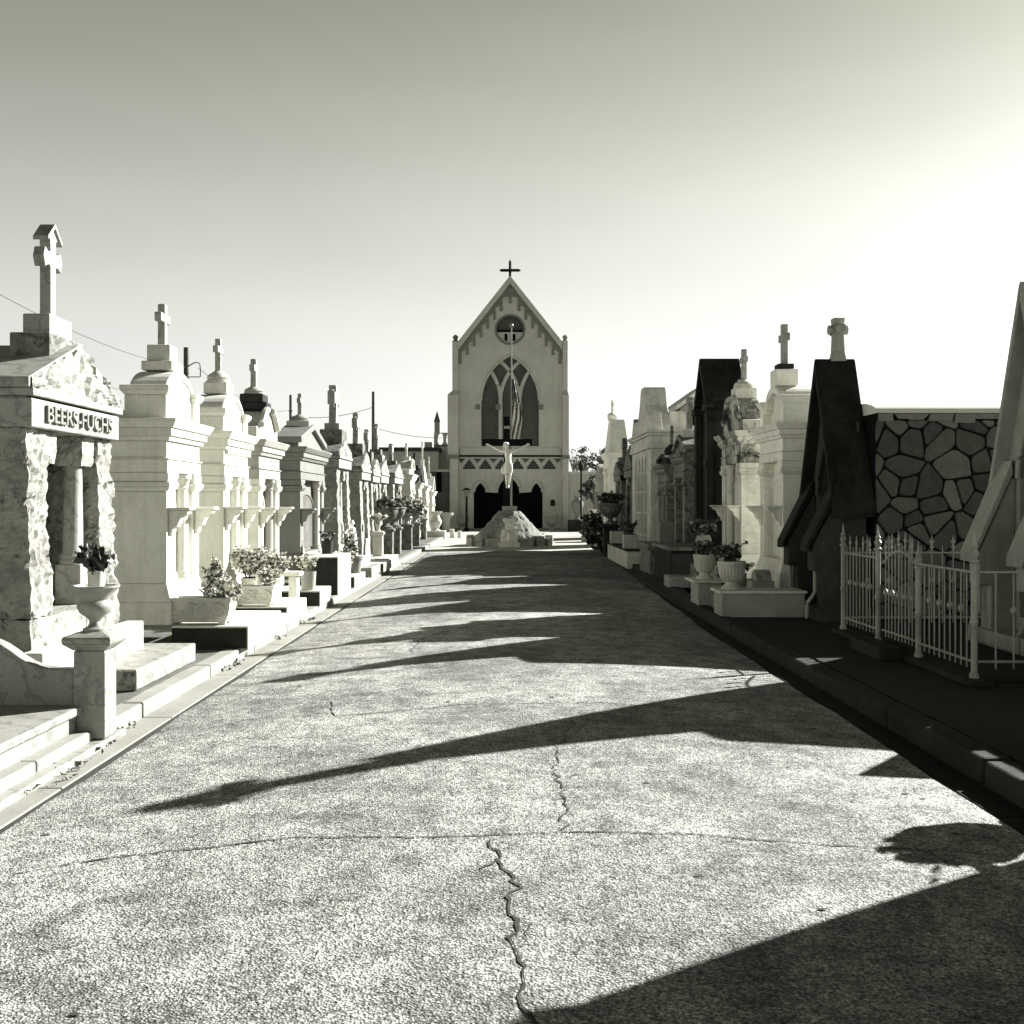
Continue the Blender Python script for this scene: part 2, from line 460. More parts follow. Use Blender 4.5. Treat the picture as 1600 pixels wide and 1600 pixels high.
crack([gp(520, 1092), gp(517, 1105), gp(522, 1116), gp(640, 1110), gp(720, 1102), gp(940, 1098), gp(1100, 1106), gp(1300, 1110)], .0055, .01)
crack([gp(640, 1020), gp(655, 1000), gp(700, 985), gp(760, 975)], .006, .02)
crack([gp(600, 965), gp(760, 952), gp(900, 950)], .006, .01)
crack([gp(560, 1085), gp(620, 1076), gp(660, 1078)], .008, .03)
for k in range(90):                     # small pits and chips
    x, y = rc.uniform(-2.2, 2.3), rc.uniform(3.2, 14)
    a = rc.uniform(.007, .026); b_ = a * rc.uniform(.2, .7); e = road_edge(y)
    m.add([(x + a * math.cos(t) * rc.uniform(.7, 1.2), y + b_ * math.sin(t) * rc.uniform(.7, 1.2), road_z(x, *e) + .005) for t in [i * PI / 4 for i in range(8)]], [tuple(range(8))])
structure(m.build('road', ['road', 'joint_dark'], recalc=False))

def strip(name, mat, x0, x1, y0, y1, z0, z1, seg, gap=.012, jit=.0, bevel=.008):
    m = MB(); r = random.Random(name); y = y0
    while y < y1:
        L = seg * r.uniform(.85, 1.15)
        a = r.uniform(-jit, jit)
        if jit: m.rough(x0 + a, x1 + a * .3, y, min(y + L - gap, y1), z0, z1 + r.uniform(-jit, jit) * .5, .010, 4, .09)
        else: m.box(x0 + a, x1 + a * .3, y, min(y + L - gap, y1), z0, z1)
        y += L
    return structure(m.build(name, mat, bevel=bevel))
strip('gutter', 'gutter', -2.69, -2.475, -9, 33.6, -.2, .006, 1.9)
m = MB(); m.box(-2.474, -2.36, -9, 33.6, -.2, -.001); structure(m.build('road_joint_shadow', 'joint_dark'))  # joint strip, its black also standing in for the road edge's shadow
strip('kerb', 'gutter', -2.86, -2.695, -9, 47, -.2, .112, 1.7, .02, .006, .015)
m = MB(); m.box(-9, -2.865, -9, 47, -.2, .106); structure(m.build('sidewalk', 'sidewalk'))
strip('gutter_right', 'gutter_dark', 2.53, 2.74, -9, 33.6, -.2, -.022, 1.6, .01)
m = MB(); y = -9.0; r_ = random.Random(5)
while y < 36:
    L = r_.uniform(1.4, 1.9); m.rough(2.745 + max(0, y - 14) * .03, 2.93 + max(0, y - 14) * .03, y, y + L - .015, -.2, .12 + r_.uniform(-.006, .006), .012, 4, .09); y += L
structure(m.build('kerb_right', 'curb_shade_dark', bevel=.018))
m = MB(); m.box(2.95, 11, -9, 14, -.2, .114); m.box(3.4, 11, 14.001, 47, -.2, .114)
structure(m.build('sidewalk_right', 'curb_shade_dark'))
m = MB(); m.box(-9, 10, 33.62, 75, -.2, .012); structure(m.build('plaza', 'plaza'))

# ------------------------------------------------------------------ tomb builder
def local_frame(side, X, y0, y1):
    ym = (y0 + y1) / 2; s = 1 if side == 'left' else -1
    rz = 0 if side == 'left' else PI
    return ym, s, rz, X

def add_cross(root, z0, z1, arm, t, style='plain', mat='marble', x=-.2, y=0.0, arm_z=.66):
    m = MB(); h = z1 - z0; za = z0 + h * arm_z
    if style == 'plain':
        m.box(x - t / 2, x + t / 2, y - t / 2, y + t / 2, z0, z1)
        m.box(x - t / 2 + .002, x + t / 2 - .002, y - arm, y - t / 2, za - t * .6, za + t * .6)
        m.box(x - t / 2 + .002, x + t / 2 - .002, y + t / 2, y + arm, za - t * .6, za + t * .6)
        return m.build('cross', mat, root, bevel=.012)
    if style == 'celtic':
        w = t
        pts = [(-w * .75, z0), (w * .75, z0), (w * .45, za - arm * .5), (arm * .55, za - w * .5), (arm, za - w * .8), (arm, za + w * .8), (arm * .55, za + w * .5), (w * .5, za + arm * .5),
               (w * .8, z1), (-w * .8, z1), (-w * .5, za + arm * .5), (-arm * .55, za + w * .5), (-arm, za + w * .8), (-arm, za - w * .8), (-arm * .55, za - w * .5), (-w * .45, za - arm * .5)]
        m.prism([(y + a, b) for a, b in pts], 'x', x - t * .42, x + t * .42)
        o = m.build('cross', mat, root, bevel=.014)
        q = MB(); q.tube([(x, y + arm * .72 * math.cos(k * PI / 12), za + arm * .72 * math.sin(k * PI / 12)) for k in range(24)], t * .22, 6, True)
        rr = q.build('ring', mat, o); return o
    if style == 'gabled':
        w = t / 2
        def arrow(p0, p1, tip):   # an arm with a little gable at its end
            pass
        pts = [(-w, z0), (w, z0), (w, za - w * 1.1), (arm * .62, za - w * 1.1), (arm, za - w * 1.6), (arm * 1.22, za), (arm, za + w * 1.6), (arm * .62, za + w * 1.1), (w, za + w * 1.1),
               (w * 1.1, z1 - w * 1.6), (w * 2.0, z1 - w * 1.7), (0, z1), (-w * 2.0, z1 - w * 1.7), (-w * 1.1, z1 - w * 1.6), (-w, za + w * 1.1), (-arm * .62, za + w * 1.1), (-arm, za + w * 1.6), (-arm * 1.22, za), (-arm, za - w * 1.6), (-arm * .62, za - w * 1.1), (-w, za - w * 1.1)]
        m.prism([(y + a, b) for a, b in pts], 'x', x - t * .45, x + t * .45)
        o = m.build('cross', mat, root, bevel=.012)
        q = MB()
        q.prism([(y - w * 2.6, z1 - w * 2.1), (y, z1 + w * .25), (y + w * 2.6, z1 - w * 2.1), (y + w * 2.6, z1 - w * 1.4), (y, z1 + w * 1.0), (y - w * 2.6, z1 - w * 1.4)], 'x', x - t * .62, x + t * .62)
        q.build('hood', mat, o, bevel=.006); return o
    if style == 'round':
        m.frus((x - t * .5, x + t * .5, y - t * .5, y + t * .5), (x - t * .42, x + t * .42, y - t * .42, y + t * .42), z0, za)
        m.frus((x - t * .42, x + t * .42, y - t * .42, y + t * .42), (x - t * .5, x + t * .5, y - t * .5, y + t * .5), za, z1)
        for s in (-1, 1):
            m.tube([(x, y + s * t * .3, za), (x, y + s * arm * .8, za), (x, y + s * arm, za)], [t * .34, t * .5, t * .44], 10)
            m.tube([(x + s * t * .3, y, za), (x + s * t * .85, y, za)], [t * .4, t * .44], 10)
        return m.build('cross', mat, root, bevel=.012)

def shelf_bracket(root, y, z, mat, w=.17, out=.2, x=0.0):
    m = MB()
    m.box(x + .001, x + out + .03, y - w * .62, y + w * .62, z - .03, z)
    prof = [(0, 0), (out, 0), (out * .96, -.04), (out * .62, -.075), (out * .5, -.13), (out * .42, -.17), (out * .22, -.19), (out * .16, -.25), (0, -.27)]
    m.prism([(x + .001 + a, z - .031 + b) for a, b in prof], 'y', y - w * .38, y + w * .38)
    return m.build('shelf_bracket', mat, root, bevel=.006)

def tomb(name, label, side, X, y0, y1, depth, z0, zc, mat='white_paint', ped='segment', za=None, zp=None, base=(), cross=None, cross_mat=None,
         pil='flat', brackets=1.55, dome=None, ped_mat=None, ent_mat=None, plats=(), tablet=None, plinth=.42, ped_d=.42, roof='flat', side_mat=None, group=None, cross_x=None, col_mat=None, dentil=False, fine=True):
    ym, s, rz, Xw = local_frame(side, X, y0, y1)
    root = thing(name, label, 'tomb', (Xw, ym, z0), rz, group or 'family tombs lining the lane')
    hw = (y1 - y0) / 2; L = lambda z: z - z0
    bv = .012 if fine else 0
    tablet = tablet or mat; ped_mat = ped_mat or mat; ent_mat = ent_mat or mat; cross_mat = cross_mat or mat; col_mat = col_mat or mat
    C = L(zc); E = C - .52
    # plinth with a flared foot
    m = MB()
    m.box(-depth - .05, .06, -hw - .06, hw + .06, 0, plinth * .55)
    m.frus((-depth - .05, .06, -hw - .06, hw + .06), (-depth, .0, -hw, hw), plinth * .55, plinth)
    m.build('plinth', mat, root, bevel=bv)
    # body with recessed front
    m = MB(); m.box(-depth, -.16, -hw + .03, hw - .03, plinth, E); m.build('wall', side_mat or mat, root, bevel=bv)
    pw = .24
    for q in (-1, 1):
        m = MB()
        yy0, yy1 = (q * hw, q * (hw - pw)); a, b = min(yy0, yy1), max(yy0, yy1)
        m.box(-.62, -.001, a, b, plinth, E - .2)
        m.frus((-.62, 0, a, b), (-.66, .04, a - .035, b + .035), E - .2, E - .15)
        m.box(-.66, .04, a - .035, b + .035, E - .15, E - .10)
        m.box(-.64, .02, a - .015, b + .015, E - .10, E - .002)
        m.build('pilaster', mat, root, bevel=bv)
    if pil in ('column', 'both'):
        for q in (-1, 1):
            m = MB(); yy = q * (hw - pw - .11)
            prof = [(.095, 0), (.095, .03), (.08, .05), (.09, .07), (.07, .10), (.066, E - plinth - .20), (.06, E - plinth - .17), (.075, E - plinth - .15), (.065, E - plinth - .13), (.09, E - plinth - .06), (.10, E - plinth - .05), (.10, E - plinth - .004)]
            m.lathe(prof, -.09, yy, 16, plinth); m.build('column', col_mat, root, smooth=True)
    # closure tablet with a moulded arch
    m = MB(); tw = hw - pw - (.22 if pil in ('column', 'both') else .06)
    zt = E - .22
    arch = [(-tw, plinth + .05), (tw, plinth + .05), (tw, zt - .25)] + [(tw * math.cos(t), zt - .25 + .24 * math.sin(t)) for t in [k * PI / 10 for k in range(1, 10)]] + [(-tw, zt - .25)]
    m.prism(arch, 'x', -.155, -.135); m.build('tablet', tablet, root)
    m = MB(); m.tube([(-.135, a, b) for a, b in arch[2:]] + [], .022, 6); m.build('arch_moulding', mat, root)
    # entablature
    m = MB()
    def ring(a, b, o, o2=None):
        o2 = o if o2 is None else o2
        m.frus((-depth - o, o, -hw - o, hw + o), (-depth - o2, o2, -hw - o2, hw + o2), a, b)
    ring(E, E + .13, 0.01); ring(E + .13, E + .145, .03); ring(E + .145, C - .2, 0.0); ring(C - .2, C - .15, .03, .05); ring(C - .15, C - .07, .07); ring(C - .07, C, .09, .13); ring(C, C + .025, .135)
    if dentil:
        k = -hw + .05
        while k < hw:
            m.box(.0, .045, k, k + .04, C - .25, C - .203); k += .085
    m.build('entablature', ent_mat, root, bevel=bv * .6)
    # roof behind the parapet
    m = MB()
    if roof == 'barrel':
        m.prism([((hw + .02) * math.cos(t), C + .026 + .34 * math.sin(t)) for t in [k * PI / 14 for k in range(15)]], 'x', -depth, -ped_d - .002)
        m.build('roof', 'roof_white', root, smooth=True)
    else:
        m.box(-depth + .05, -ped_d - .002, -hw + .05, hw - .05, C + .026, C + .12); m.build('roof', mat, root, bevel=bv)
    # parapet
    A = L(za if za else zc + .35); P = L(zp if zp else zc + .7); c0 = C + .027; px = -.03
    m = MB()
    if ped == 'segment':
        poly = [(hw * .98 * math.cos(t), c0 + .1 + (P - c0 - .1) * math.sin(t) ** .85) for t in [k * PI / 18 for k in range(19)]]
        m.prism([(hw * .98, c0)] + poly + [(-hw * .98, c0)], 'x', -ped_d, px)
        for q in (-1, 1):
            a, b = sorted((q * (hw + .02), q * (hw - .2)))
            m.box(-ped_d - .01, px + .03, a, b, c0, A - .1); m.frus((-ped_d - .01, px + .03, a, b), (-ped_d - .05, px + .07, a - .04, b + .04), A - .1, A - .05); m.box(-ped_d - .05, px + .07, a - .04, b + .04, A - .05, A)
        m.build('parapet', ped_mat, root, bevel=bv)
        q_ = MB(); q_.tube([(px + .002, a * .82, c0 + (b - c0) * .84) for a, b in poly], .018, 6); q_.build('parapet_moulding', ped_mat, root)
    elif ped == 'round':
        n = 16; ro = hw * .74; H = P - c0
        outer = [(ro * math.cos(t), c0 + .2 + (H - .2) * math.sin(t)) for t in [k * PI / n for k in range(n + 1)]]
        inner = [(ro * .72 * math.cos(t), c0 + .2 + (H - .2) * .72 * math.sin(t)) for t in [k * PI / n for k in range(n + 1)]]
        m.prism([(ro, c0)] + outer + [(-ro, c0)], 'x', -.9, -.12)
        for i in range(n):
            m.prism([outer[i], outer[i + 1], inner[i + 1], inner[i]], 'x', -.118, -.02)
        for q in (-1, 1):
            a, b = sorted((q * (hw + .0), q * (hw * .70)))
            m.box(-.6, -.001, a, b, c0, A - .12); m.frus((-.6, 0, a, b), (-.66, .06, a - .05, b + .05), A - .12, A - .03); m.box(-.66, .06, a - .05, b + .05, A - .03, A)
        m.build('parapet', ped_mat, root, bevel=bv)
    elif ped == 'gable':
        m.prism([(-hw, c0), (hw, c0), (hw, c0 + .08), (0, P - .06), (-hw, c0 + .08)], 'x', -ped_d, px); m.build('parapet', ped_mat, root, bevel=bv)
        q_ = MB()
        for q in (-1, 1):
            q_.prism([(q * (hw + .1), c0 + .06), (0, P - .05), (0, P + .05), (q * (hw + .1), c0 + .16)], 'x', -ped_d - .05, px + .07)
        q_.build('coping', ped_mat, root, bevel=bv)
    elif ped == 'scroll':
        pts = [(hw, c0), (hw, c0 + .18), (hw * .8, c0 + .2)]
        n = 10
        for k in range(n + 1):
            t = k / n
            pts.append((hw * (.78 - .56 * t), c0 + .2 + (P - c0 - .2) * (.5 - .5 * math.cos(PI * t ** .8))))
        poly = pts + [(-a, b) for a, b in reversed(pts)]
        m.prism(poly, 'x', -ped_d, px); m.build('parapet', ped_mat, root, bevel=bv)
        for q in (-1, 1):
            t_ = MB(); t_.tube([(px + .03, q * a, b + .02) for a, b in pts[2:]], .05, 8); t_.build('scroll', ped_mat, root, smooth=True)
    elif ped == 'taper':
        m.frus((-.75, -.02, -hw * .96, hw * .96), (-.62, -.14, -hw * .5, hw * .5), c0, P); m.build('parapet', ped_mat, root, bevel=bv)
    bx = cross_x if cross_x is not None else -ped_d / 2 - .02
    ztop = P
    for i, (w, d, a, b, mm) in enumerate(base):
        m = MB(); m.box(bx - d, bx + d, -w, w, L(a) + .001, L(b)); m.build('pedestal_block', mm or ped_mat, root, bevel=bv * 1.2)
        ztop = L(b)
    if dome:
        rd, za_, zb_, mm = dome
        m = MB(); h = zb_ - za_
        m.lathe([(rd, 0), (rd, h * .2), (rd * .85, h * .25), (rd * .95, h * .4), (rd * .8, h * .65), (rd * .45, h * .88), (rd * .3, h)], bx, 0, 16, L(za_)); m.build('dome', mm, root, smooth=True)
    if cross:
        a, b, arm, t, st = cross
        add_cross(root, L(a), L(b), arm, t, st, cross_mat, bx)
    if brackets:
        for q in (-1, 1): shelf_bracket(root, q * (hw - pw / 2), L(brackets), mat)
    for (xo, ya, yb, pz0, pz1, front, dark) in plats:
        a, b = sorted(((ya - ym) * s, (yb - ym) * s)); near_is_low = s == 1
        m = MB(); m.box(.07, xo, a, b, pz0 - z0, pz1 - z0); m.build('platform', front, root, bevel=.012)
        if dark:  # thin darker panel laid over the platform's near face
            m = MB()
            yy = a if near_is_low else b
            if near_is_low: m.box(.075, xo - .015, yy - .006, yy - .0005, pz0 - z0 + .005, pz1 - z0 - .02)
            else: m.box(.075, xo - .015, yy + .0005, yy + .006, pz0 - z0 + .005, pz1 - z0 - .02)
            m.build('dark_side', dark, root)
    return root

# rock-faced gothic tomb: rough piers, polished columns, lintel, rough gable
def rock_tomb(label, side, X, y0, y1, depth, z0, zl, zg, zp, mat='marble', rough='marble_rough', side_mat=None, cross=None, cross_mat=None, base=(), plats=(), words=None, step=.09, plinth=.45, cross_x=-.22, amp=.035, dome=None):
    ym, s, rz, Xw = local_frame(side, X, y0, y1)
    root = thing('marble_tomb', label, 'tomb', (Xw, ym, z0), rz, 'family tombs lining the lane')
    hw = (y1 - y0) / 2; L = lambda z: z - z0; side_mat = side_mat or mat
    E = L(zl)
    m = MB(); m.rough(-.5, .04, -hw - .03, hw + .03, 0, plinth, amp * .8, 4, step); m.build('plinth', rough, root)
    m = MB(); m.box(-depth, -.505, -hw - .02, hw + .02, 0, plinth); m.build('rear_plinth', side_mat, root, bevel=.01)
    m = MB(); m.box(-depth, -.45, -hw + .02, hw - .02, plinth, E); m.build('wall', side_mat, root, bevel=.01)
    m = MB(); tw = hw - .42; m.box(-.449, -.42, -tw, tw, plinth + .03, E - .12); m.build('tablet', mat, root, bevel=.01)
    pw = .33
    for q in (-1, 1):
        m = MB(); a, b = sorted((q * hw, q * (hw - pw)))
        def fx(p, q=q):
            k = max(0.0, 1 - (p.z - plinth) / (E - plinth)); w = 1 + .10 * k
            cy = q * (hw - pw / 2)
            return Vector((p.x + .05 * k * (p.x > -.2), cy + (p.y - cy) * w, p.z))
        m.rough(-.449, -.02, a, b, plinth, E, amp * .8, 11, step * .6, fx); m.build('pier', rough, root)
        cy = q * (hw - pw - .14)
        m = MB(); h = E - plinth
        m.box(-.28, -.06, cy - .11, cy + .11, plinth, plinth + h * .24); m.build('column_pedestal', mat, root, bevel=.012)
        m = MB(); m.lathe([(.11, 0), (.115, .025), (.10, .045), (.11, .07), (.085, .1), (.078, h * .5), (.074, h * .76 - .24)], -.17, cy, 18, plinth + h * .24 + .001); m.build('column', mat, root, smooth=True)
        m = MB(); m.rough(-.30, -.035, cy - .13, cy + .13, E - .25, E - .001, .016, 13, .03, lambda p: Vector((-.17 + (p.x + .17) * (.84 + .16 * min(1, (p.z - E + .25) / .1)), cy + (p.y - cy) * (.84 + .16 * min(1, (p.z - E + .25) / .1)), p.z))); m.build('capital', mat, root)
    zt = L(zg)
    m = MB(); m.box(-depth - .02, .0, -hw - .03, hw + .03, E + .001, zt - .06); m.box(-.42, .045, -hw - .04, hw - .03 + .06, E + .0015, zt - .075); m.box(-depth - .05, .07, -hw - .07, hw + .07, zt - .058, zt); m.build('lintel', mat, root, bevel=.008)
    if words:
        text_mesh(words, (hw * 2) * .78, (zt - E) * .44, .02, 'lettering', 'grey_granite', root, Matrix.Translation((.05, 0.0, E + (zt - E) * .40)) @ FACE_X.to_4x4())
    P = L(zp)
    m = MB()
    n = max(4, int(hw * 2 / step)); nz = max(2, int((P - zt) / step))
    def G(i, k):
        y = -hw - .06 + (2 * hw + .12) * i / n
        top = zt + .08 + (P - zt - .08) * (1 - abs(y) / (hw + .06))
        z = zt + (top - zt) * k / nz
        p = Vector((.05, y, z)); d = noise.noise(p * 9) * .8 + noise.noise(p * 21) * .7
        return (.05 + amp * 1.5 * d * (1 if 0 < i < n else .3), y, z)
    ids = {}
    for i in range(n + 1):
        for k in range(nz + 1):
            ids[i, k] = len(m.v); m.v.append(G(i, k))
    for i in range(n):
        for k in range(nz): m.face((ids[i, k], ids[i + 1, k], ids[i + 1, k + 1], ids[i, k + 1]))
    m.build('gable', rough, root)
    m = MB()
    for q in (-1, 1):
        m.prism([(q * (hw + .09), zt + .001), (0, zt + .001), (0, P + .015), (q * (hw + .09), zt + .075)], 'x', -depth, .045)
    m.build('roof', side_mat, root, bevel=.008)
    for (w, d, a, b, mm) in base:
        m = MB()
        if mm and 'rough' in mm: m.rough(cross_x - d, cross_x + d, -w, w, L(a), L(b), .02, 7, .05)
        else: m.box(cross_x - d, cross_x + d, -w, w, L(a), L(b))
        m.build('pedestal_block', mm or mat, root, bevel=.012)
    if cross: add_cross(root, L(cross[0]), L(cross[1]), cross[2], cross[3], cross[4], cross_mat or mat, cross_x)
    for (xo, ya, yb, pz0, pz1, front, dark) in plats:
        a, b = sorted(((ya - ym) * s, (yb - ym) * s))
        m = MB(); m.box(.08, xo, a, b, pz0 - z0, pz1 - z0); m.build('platform', front, root, bevel=.014)
        if dark:  # darker panel covering the near face of the platform
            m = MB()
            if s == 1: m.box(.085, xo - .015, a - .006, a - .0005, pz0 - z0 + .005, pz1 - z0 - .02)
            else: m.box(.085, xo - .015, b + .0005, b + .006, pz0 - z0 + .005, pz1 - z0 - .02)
            m.build('dark_side', dark, root)
    return root

def flagstones(u0, u1, z0, z1, y, cell=.315, gap=.0105, seed=11):
    """irregular rounded stones standing proud of a wall at +y, as one patterned facing"""
    r = random.Random(seed); pts = []
    nz = int((z1 - z0) / (cell * .72)); nu = int((u1 - u0) / cell)
    for k in range(-1, nz + 2):
        for i in range(-1, nu + 2):
            if r.random() < .14: continue
            pts.append((u0 + (i + .5 + r.uniform(-.48, .48) + (k % 2) * .5) * cell, z0 + (k + .5 + r.uniform(-.48, .48)) * cell * .72))
    m = MB()
    for a in pts:
        poly = [(u0, z0), (u1, z0), (u1, z1), (u0, z1)]
        for b in pts:
            if b is a or abs(a[0] - b[0]) > 1.3 or abs(a[1] - b[1]) > 1.1: continue
            nx, nz_ = b[0] - a[0], b[1] - a[1]; Ln = math.hypot(nx, nz_); nx /= Ln; nz_ /= Ln
            c = nx * (a[0] + b[0]) / 2 + nz_ * (a[1] + b[1]) / 2 - gap * r.uniform(.7, 1.5)
            out = []
            for i in range(len(poly)):
                p, q = poly[i], poly[(i + 1) % len(poly)]
                dp, dq = nx * p[0] + nz_ * p[1] - c, nx * q[0] + nz_ * q[1] - c
                if dp <= 0: out.append(p)
                if dp * dq < 0: t = dp / (dp - dq); out.append((p[0] + (q[0] - p[0]) * t, p[1] + (q[1] - p[1]) * t))
            poly = out
            if len(poly) < 3: break
        if len(poly) < 3: continue
        for _ in range(2):                   # round the corners
            n = len(poly); f = .15
            poly = [w for i in range(n) for w in ((poly[i][0] * (1 - f) + poly[(i + 1) % n][0] * f, poly[i][1] * (1 - f) + poly[(i + 1) % n][1] * f), (poly[i][0] * f + poly[(i + 1) % n][0] * (1 - f), poly[i][1] * f + poly[(i + 1) % n][1] * (1 - f)))]
        cx, cz = sum(p[0] for p in poly) / len(poly), sum(p[1] for p in poly) / len(poly)
        h = r.uniform(.018, .045); n = len(poly); t1, t2 = r.uniform(-.05, .05), r.uniform(-.05, .05)
        rings = [(1.0, 0), (1.0, h * .55), (.95, h * .9), (.6, h * 1.05)]
        v = []
        for sc, hh in rings:
            for p in poly:
                du, dz = (p[0] - cx) * sc + r.gauss(0, .002), (p[1] - cz) * sc + r.gauss(0, .002)
                v.append((cx + du, y + hh + (du * t1 + dz * t2 if hh else 0), cz + dz))
        v.append((cx, y + h * 1.06, cz))
        fc = [(k * n + i, k * n + (i + 1) % n, (k + 1) * n + (i + 1) % n, (k + 1) * n + i) for k in range(3) for i in range(n)] + [(3 * n + i, 3 * n + (i + 1) % n, 4 * n) for i in range(n)]
        m.add(v, fc)
    return m

# gothic front with steep gable and weathered buttresses, stone-sided vault behind
def gothic_tomb(label, side, X, y0, y1, z0, ze, za, mat, roof_mat, body=None, cross=None, cross_mat='pale_cement', depth=.34, overhang=.14, trim=None, door_mat='bronze', buttresses=True):
    ym, s, rz, Xw = local_frame(side, X, y0, y1)
    root = thing('gothic_tomb', label, 'tomb', (Xw, ym, z0), rz, 'family tombs lining the lane')
    hw = (y1 - y0) / 2; L = lambda z: z - z0; trim = trim or mat
    E, A = L(ze), L(za); d = depth
    def lan(w, zb, zs, n=10):
        Rr = 2.2 * w
        pts = [(-w, zb), (w, zb)]
        zmax = math.sqrt(Rr * Rr - (Rr - w) ** 2)
        for k in range(n + 1):
            zz = zmax * k / n; pts.append((w - Rr + math.sqrt(max(0, Rr * Rr - zz * zz)), zs + zz))
        for k in range(n - 1, -1, -1):
            zz = zmax * k / n; pts.append((-(w - Rr + math.sqrt(max(0, Rr * Rr - zz * zz))), zs + zz))
        return pts
    # front wall with a real pointed opening
    outer = [(-hw + .06, 0), (hw - .06, 0), (hw - .06, E), (0, A - .12), (-hw + .06, E)]
    wall = holed_wall(outer, [lan(hw * .52, .30, E - .25)], -d, -.02, 'x')
    wall.build('front_wall', mat, root, bevel=.01)
    m = MB(); m.box(-d + .02, -d + .05, -hw * .6, hw * .6, .25, E + (A - E) * .45); m.build('door', door_mat, root)
    m = MB(); w_ = lan(hw * .52, .30, E - .25); m.tube([(-.01, a, b) for a, b in w_[1:]], .032, 8); m.build('arch_moulding', trim, root)
    # coping slabs of the steep gable
    k = (A - E) / hw; drop = .16
    for q in (-1, 1):
        m = MB()
        m.prism([(0, A + .02), (q * (hw + .10), A + .02 - k * (hw + .10) - drop), (q * (hw + .10), A - .16 - k * (hw + .10) - drop), (0, A - .16)], 'x', -d - .06, overhang)
        m.build('roof_slab', roof_mat, root, bevel=.015)
    # buttresses: steep weathering on a short post
    for q in (-1, 1):
        yc = q * (hw - .10)
        m = MB()
        if not buttresses:                  # plain engaged piers with a moulded head
            m.box(-.015, .12, yc - .11, yc + .11, 0, E - .25); m.box(-.015, .17, yc - .15, yc + .15, E - .249, E - .12); m.box(-.015, .15, yc - .13, yc + .13, E * .62, E * .62 + .1)
            m.build('pier', mat, root, bevel=.012); continue
        m.prism([(-.015, 0), (.24, 0), (.24, .62), (.36, .62), (.36, .95), (.02, E - .25), (-.015, E - .25)], 'y', yc - .12, yc + .12)
        m.build('buttress', mat, root, bevel=.012)
        m = MB()
        m.prism([(.02, E - .2), (.44, .86), (.44, .96), (.035, E - .06)], 'y', yc - .16, yc + .16)
        m.build('weathering', roof_mat if roof_mat == 'black_stone' else trim, root, bevel=.01)
    m = MB(); m.box(-d - .02, .30, -hw - .08, hw + .08, -.01, .16); m.build('plinth', mat, root, bevel=.01)
    for q in (-1, 1) if buttresses else ():
        m = MB(); yy = q * (hw - .10)
        m.tube([(.30, yy, .62), (.30, yy, .35), (.33, yy, .3), (.39, yy, .22), (.40, yy, .17), (.40, yy, .02)], .022, 8); m.build('drainpipe', 'pale_cement', root)
    if body:
        zb, mats, L_ = body
        m = MB(); m.box(-L_, -d - .065, -hw + .02, hw + .06, 0, L(zb)); m.build('vault', 'joint_black' if mats[0] == 'flagstone' else mats[0], root)
        if mats[0] == 'flagstone':
            flagstones(-L_ + .02, -d - .07, .02, L(zb) - .09, hw + .061).build('flagstone_facing', 'flagstone', root)
        m = MB()
        m.prism([((hw + .13) * math.cos(t), L(zb) + .002 + .17 * math.sin(t)) for t in [i * PI / 12 for i in range(13)]], 'x', -L_ - .05, -d - .066)
        m.build('roof', mats[1], root, smooth=True)
        for q in (-1, 1):
            m = MB(); r = random.Random(2 + q); x = -d - .1; yy = q * (hw + .055)
            while x > -L_ + .2:
                w = r.uniform(.14, .34); h0, h1 = L(zb) - .07 - r.uniform(0, .06), L(zb) - .004; sk = r.uniform(-.05, .09)
                m.add([(x - w + .015 + sk, yy - .07, h0), (x + sk, yy - .07, h0 + r.uniform(-.02, .03)), (x + sk, yy + .07, h0), (x - w + .015 + sk, yy + .07, h0), (x - w + .015, yy - .05, h1), (x, yy - .05, h1), (x, yy + .05, h1), (x - w + .015, yy + .05, h1)],
                      [(3, 2, 1, 0), (4, 5, 6, 7), (0, 1, 5, 4), (1, 2, 6, 5), (2, 3, 7, 6), (3, 0, 4, 7)])
                x -= w
            m.build('eaves_stones', mats[2], root)
    if cross:
        m = MB(); m.frus((-d * .5 - .095, -d * .5 + .095, -.085, .085), (-d * .5 - .075, -d * .5 + .075, -.075, .075), A - .02, L(cross[0])); m.build('pedestal_block', cross_mat, root, bevel=.01)
        add_cross(root, L(cross[0]) - .001, L(cross[1]), cross[2], cross[3], cross[4], cross_mat, -d * .5)
    return root

def holed_wall(outer, holes, a0, a1, axis):
    """polygon with holes, extruded: returns an MB"""
    bm = bmesh.new()
    edges = []
    for loop in [outer] + list(holes):
        vs = [bm.verts.new((p[0], p[1], 0)) for p in loop]
        edges += [bm.edges.new((vs[i], vs[(i + 1) % len(vs)])) for i in range(len(vs))]
    bmesh.ops.triangle_fill(bm, use_beauty=True, use_dissolve=False, edges=edges)
    m = MB(); bm.verts.index_update()
    def P(p, a): return (a, p.x, p.y) if axis == 'x' else (p.x, a, p.y)
    n = len(bm.verts); bm.verts.ensure_lookup_table()
    m.v = [P(v.co, a0) for v in bm.verts] + [P(v.co, a1) for v in bm.verts]
    for f in bm.faces:
        i = [v.index for v in f.verts]; m.face(i); m.face([k + n for k in reversed(i)])
    for e in bm.edges:
        if len(e.link_faces) == 1:
            a, b = e.verts[0].index, e.verts[1].index; m.face((a, b, b + n, a + n))
    bm.free(); return m

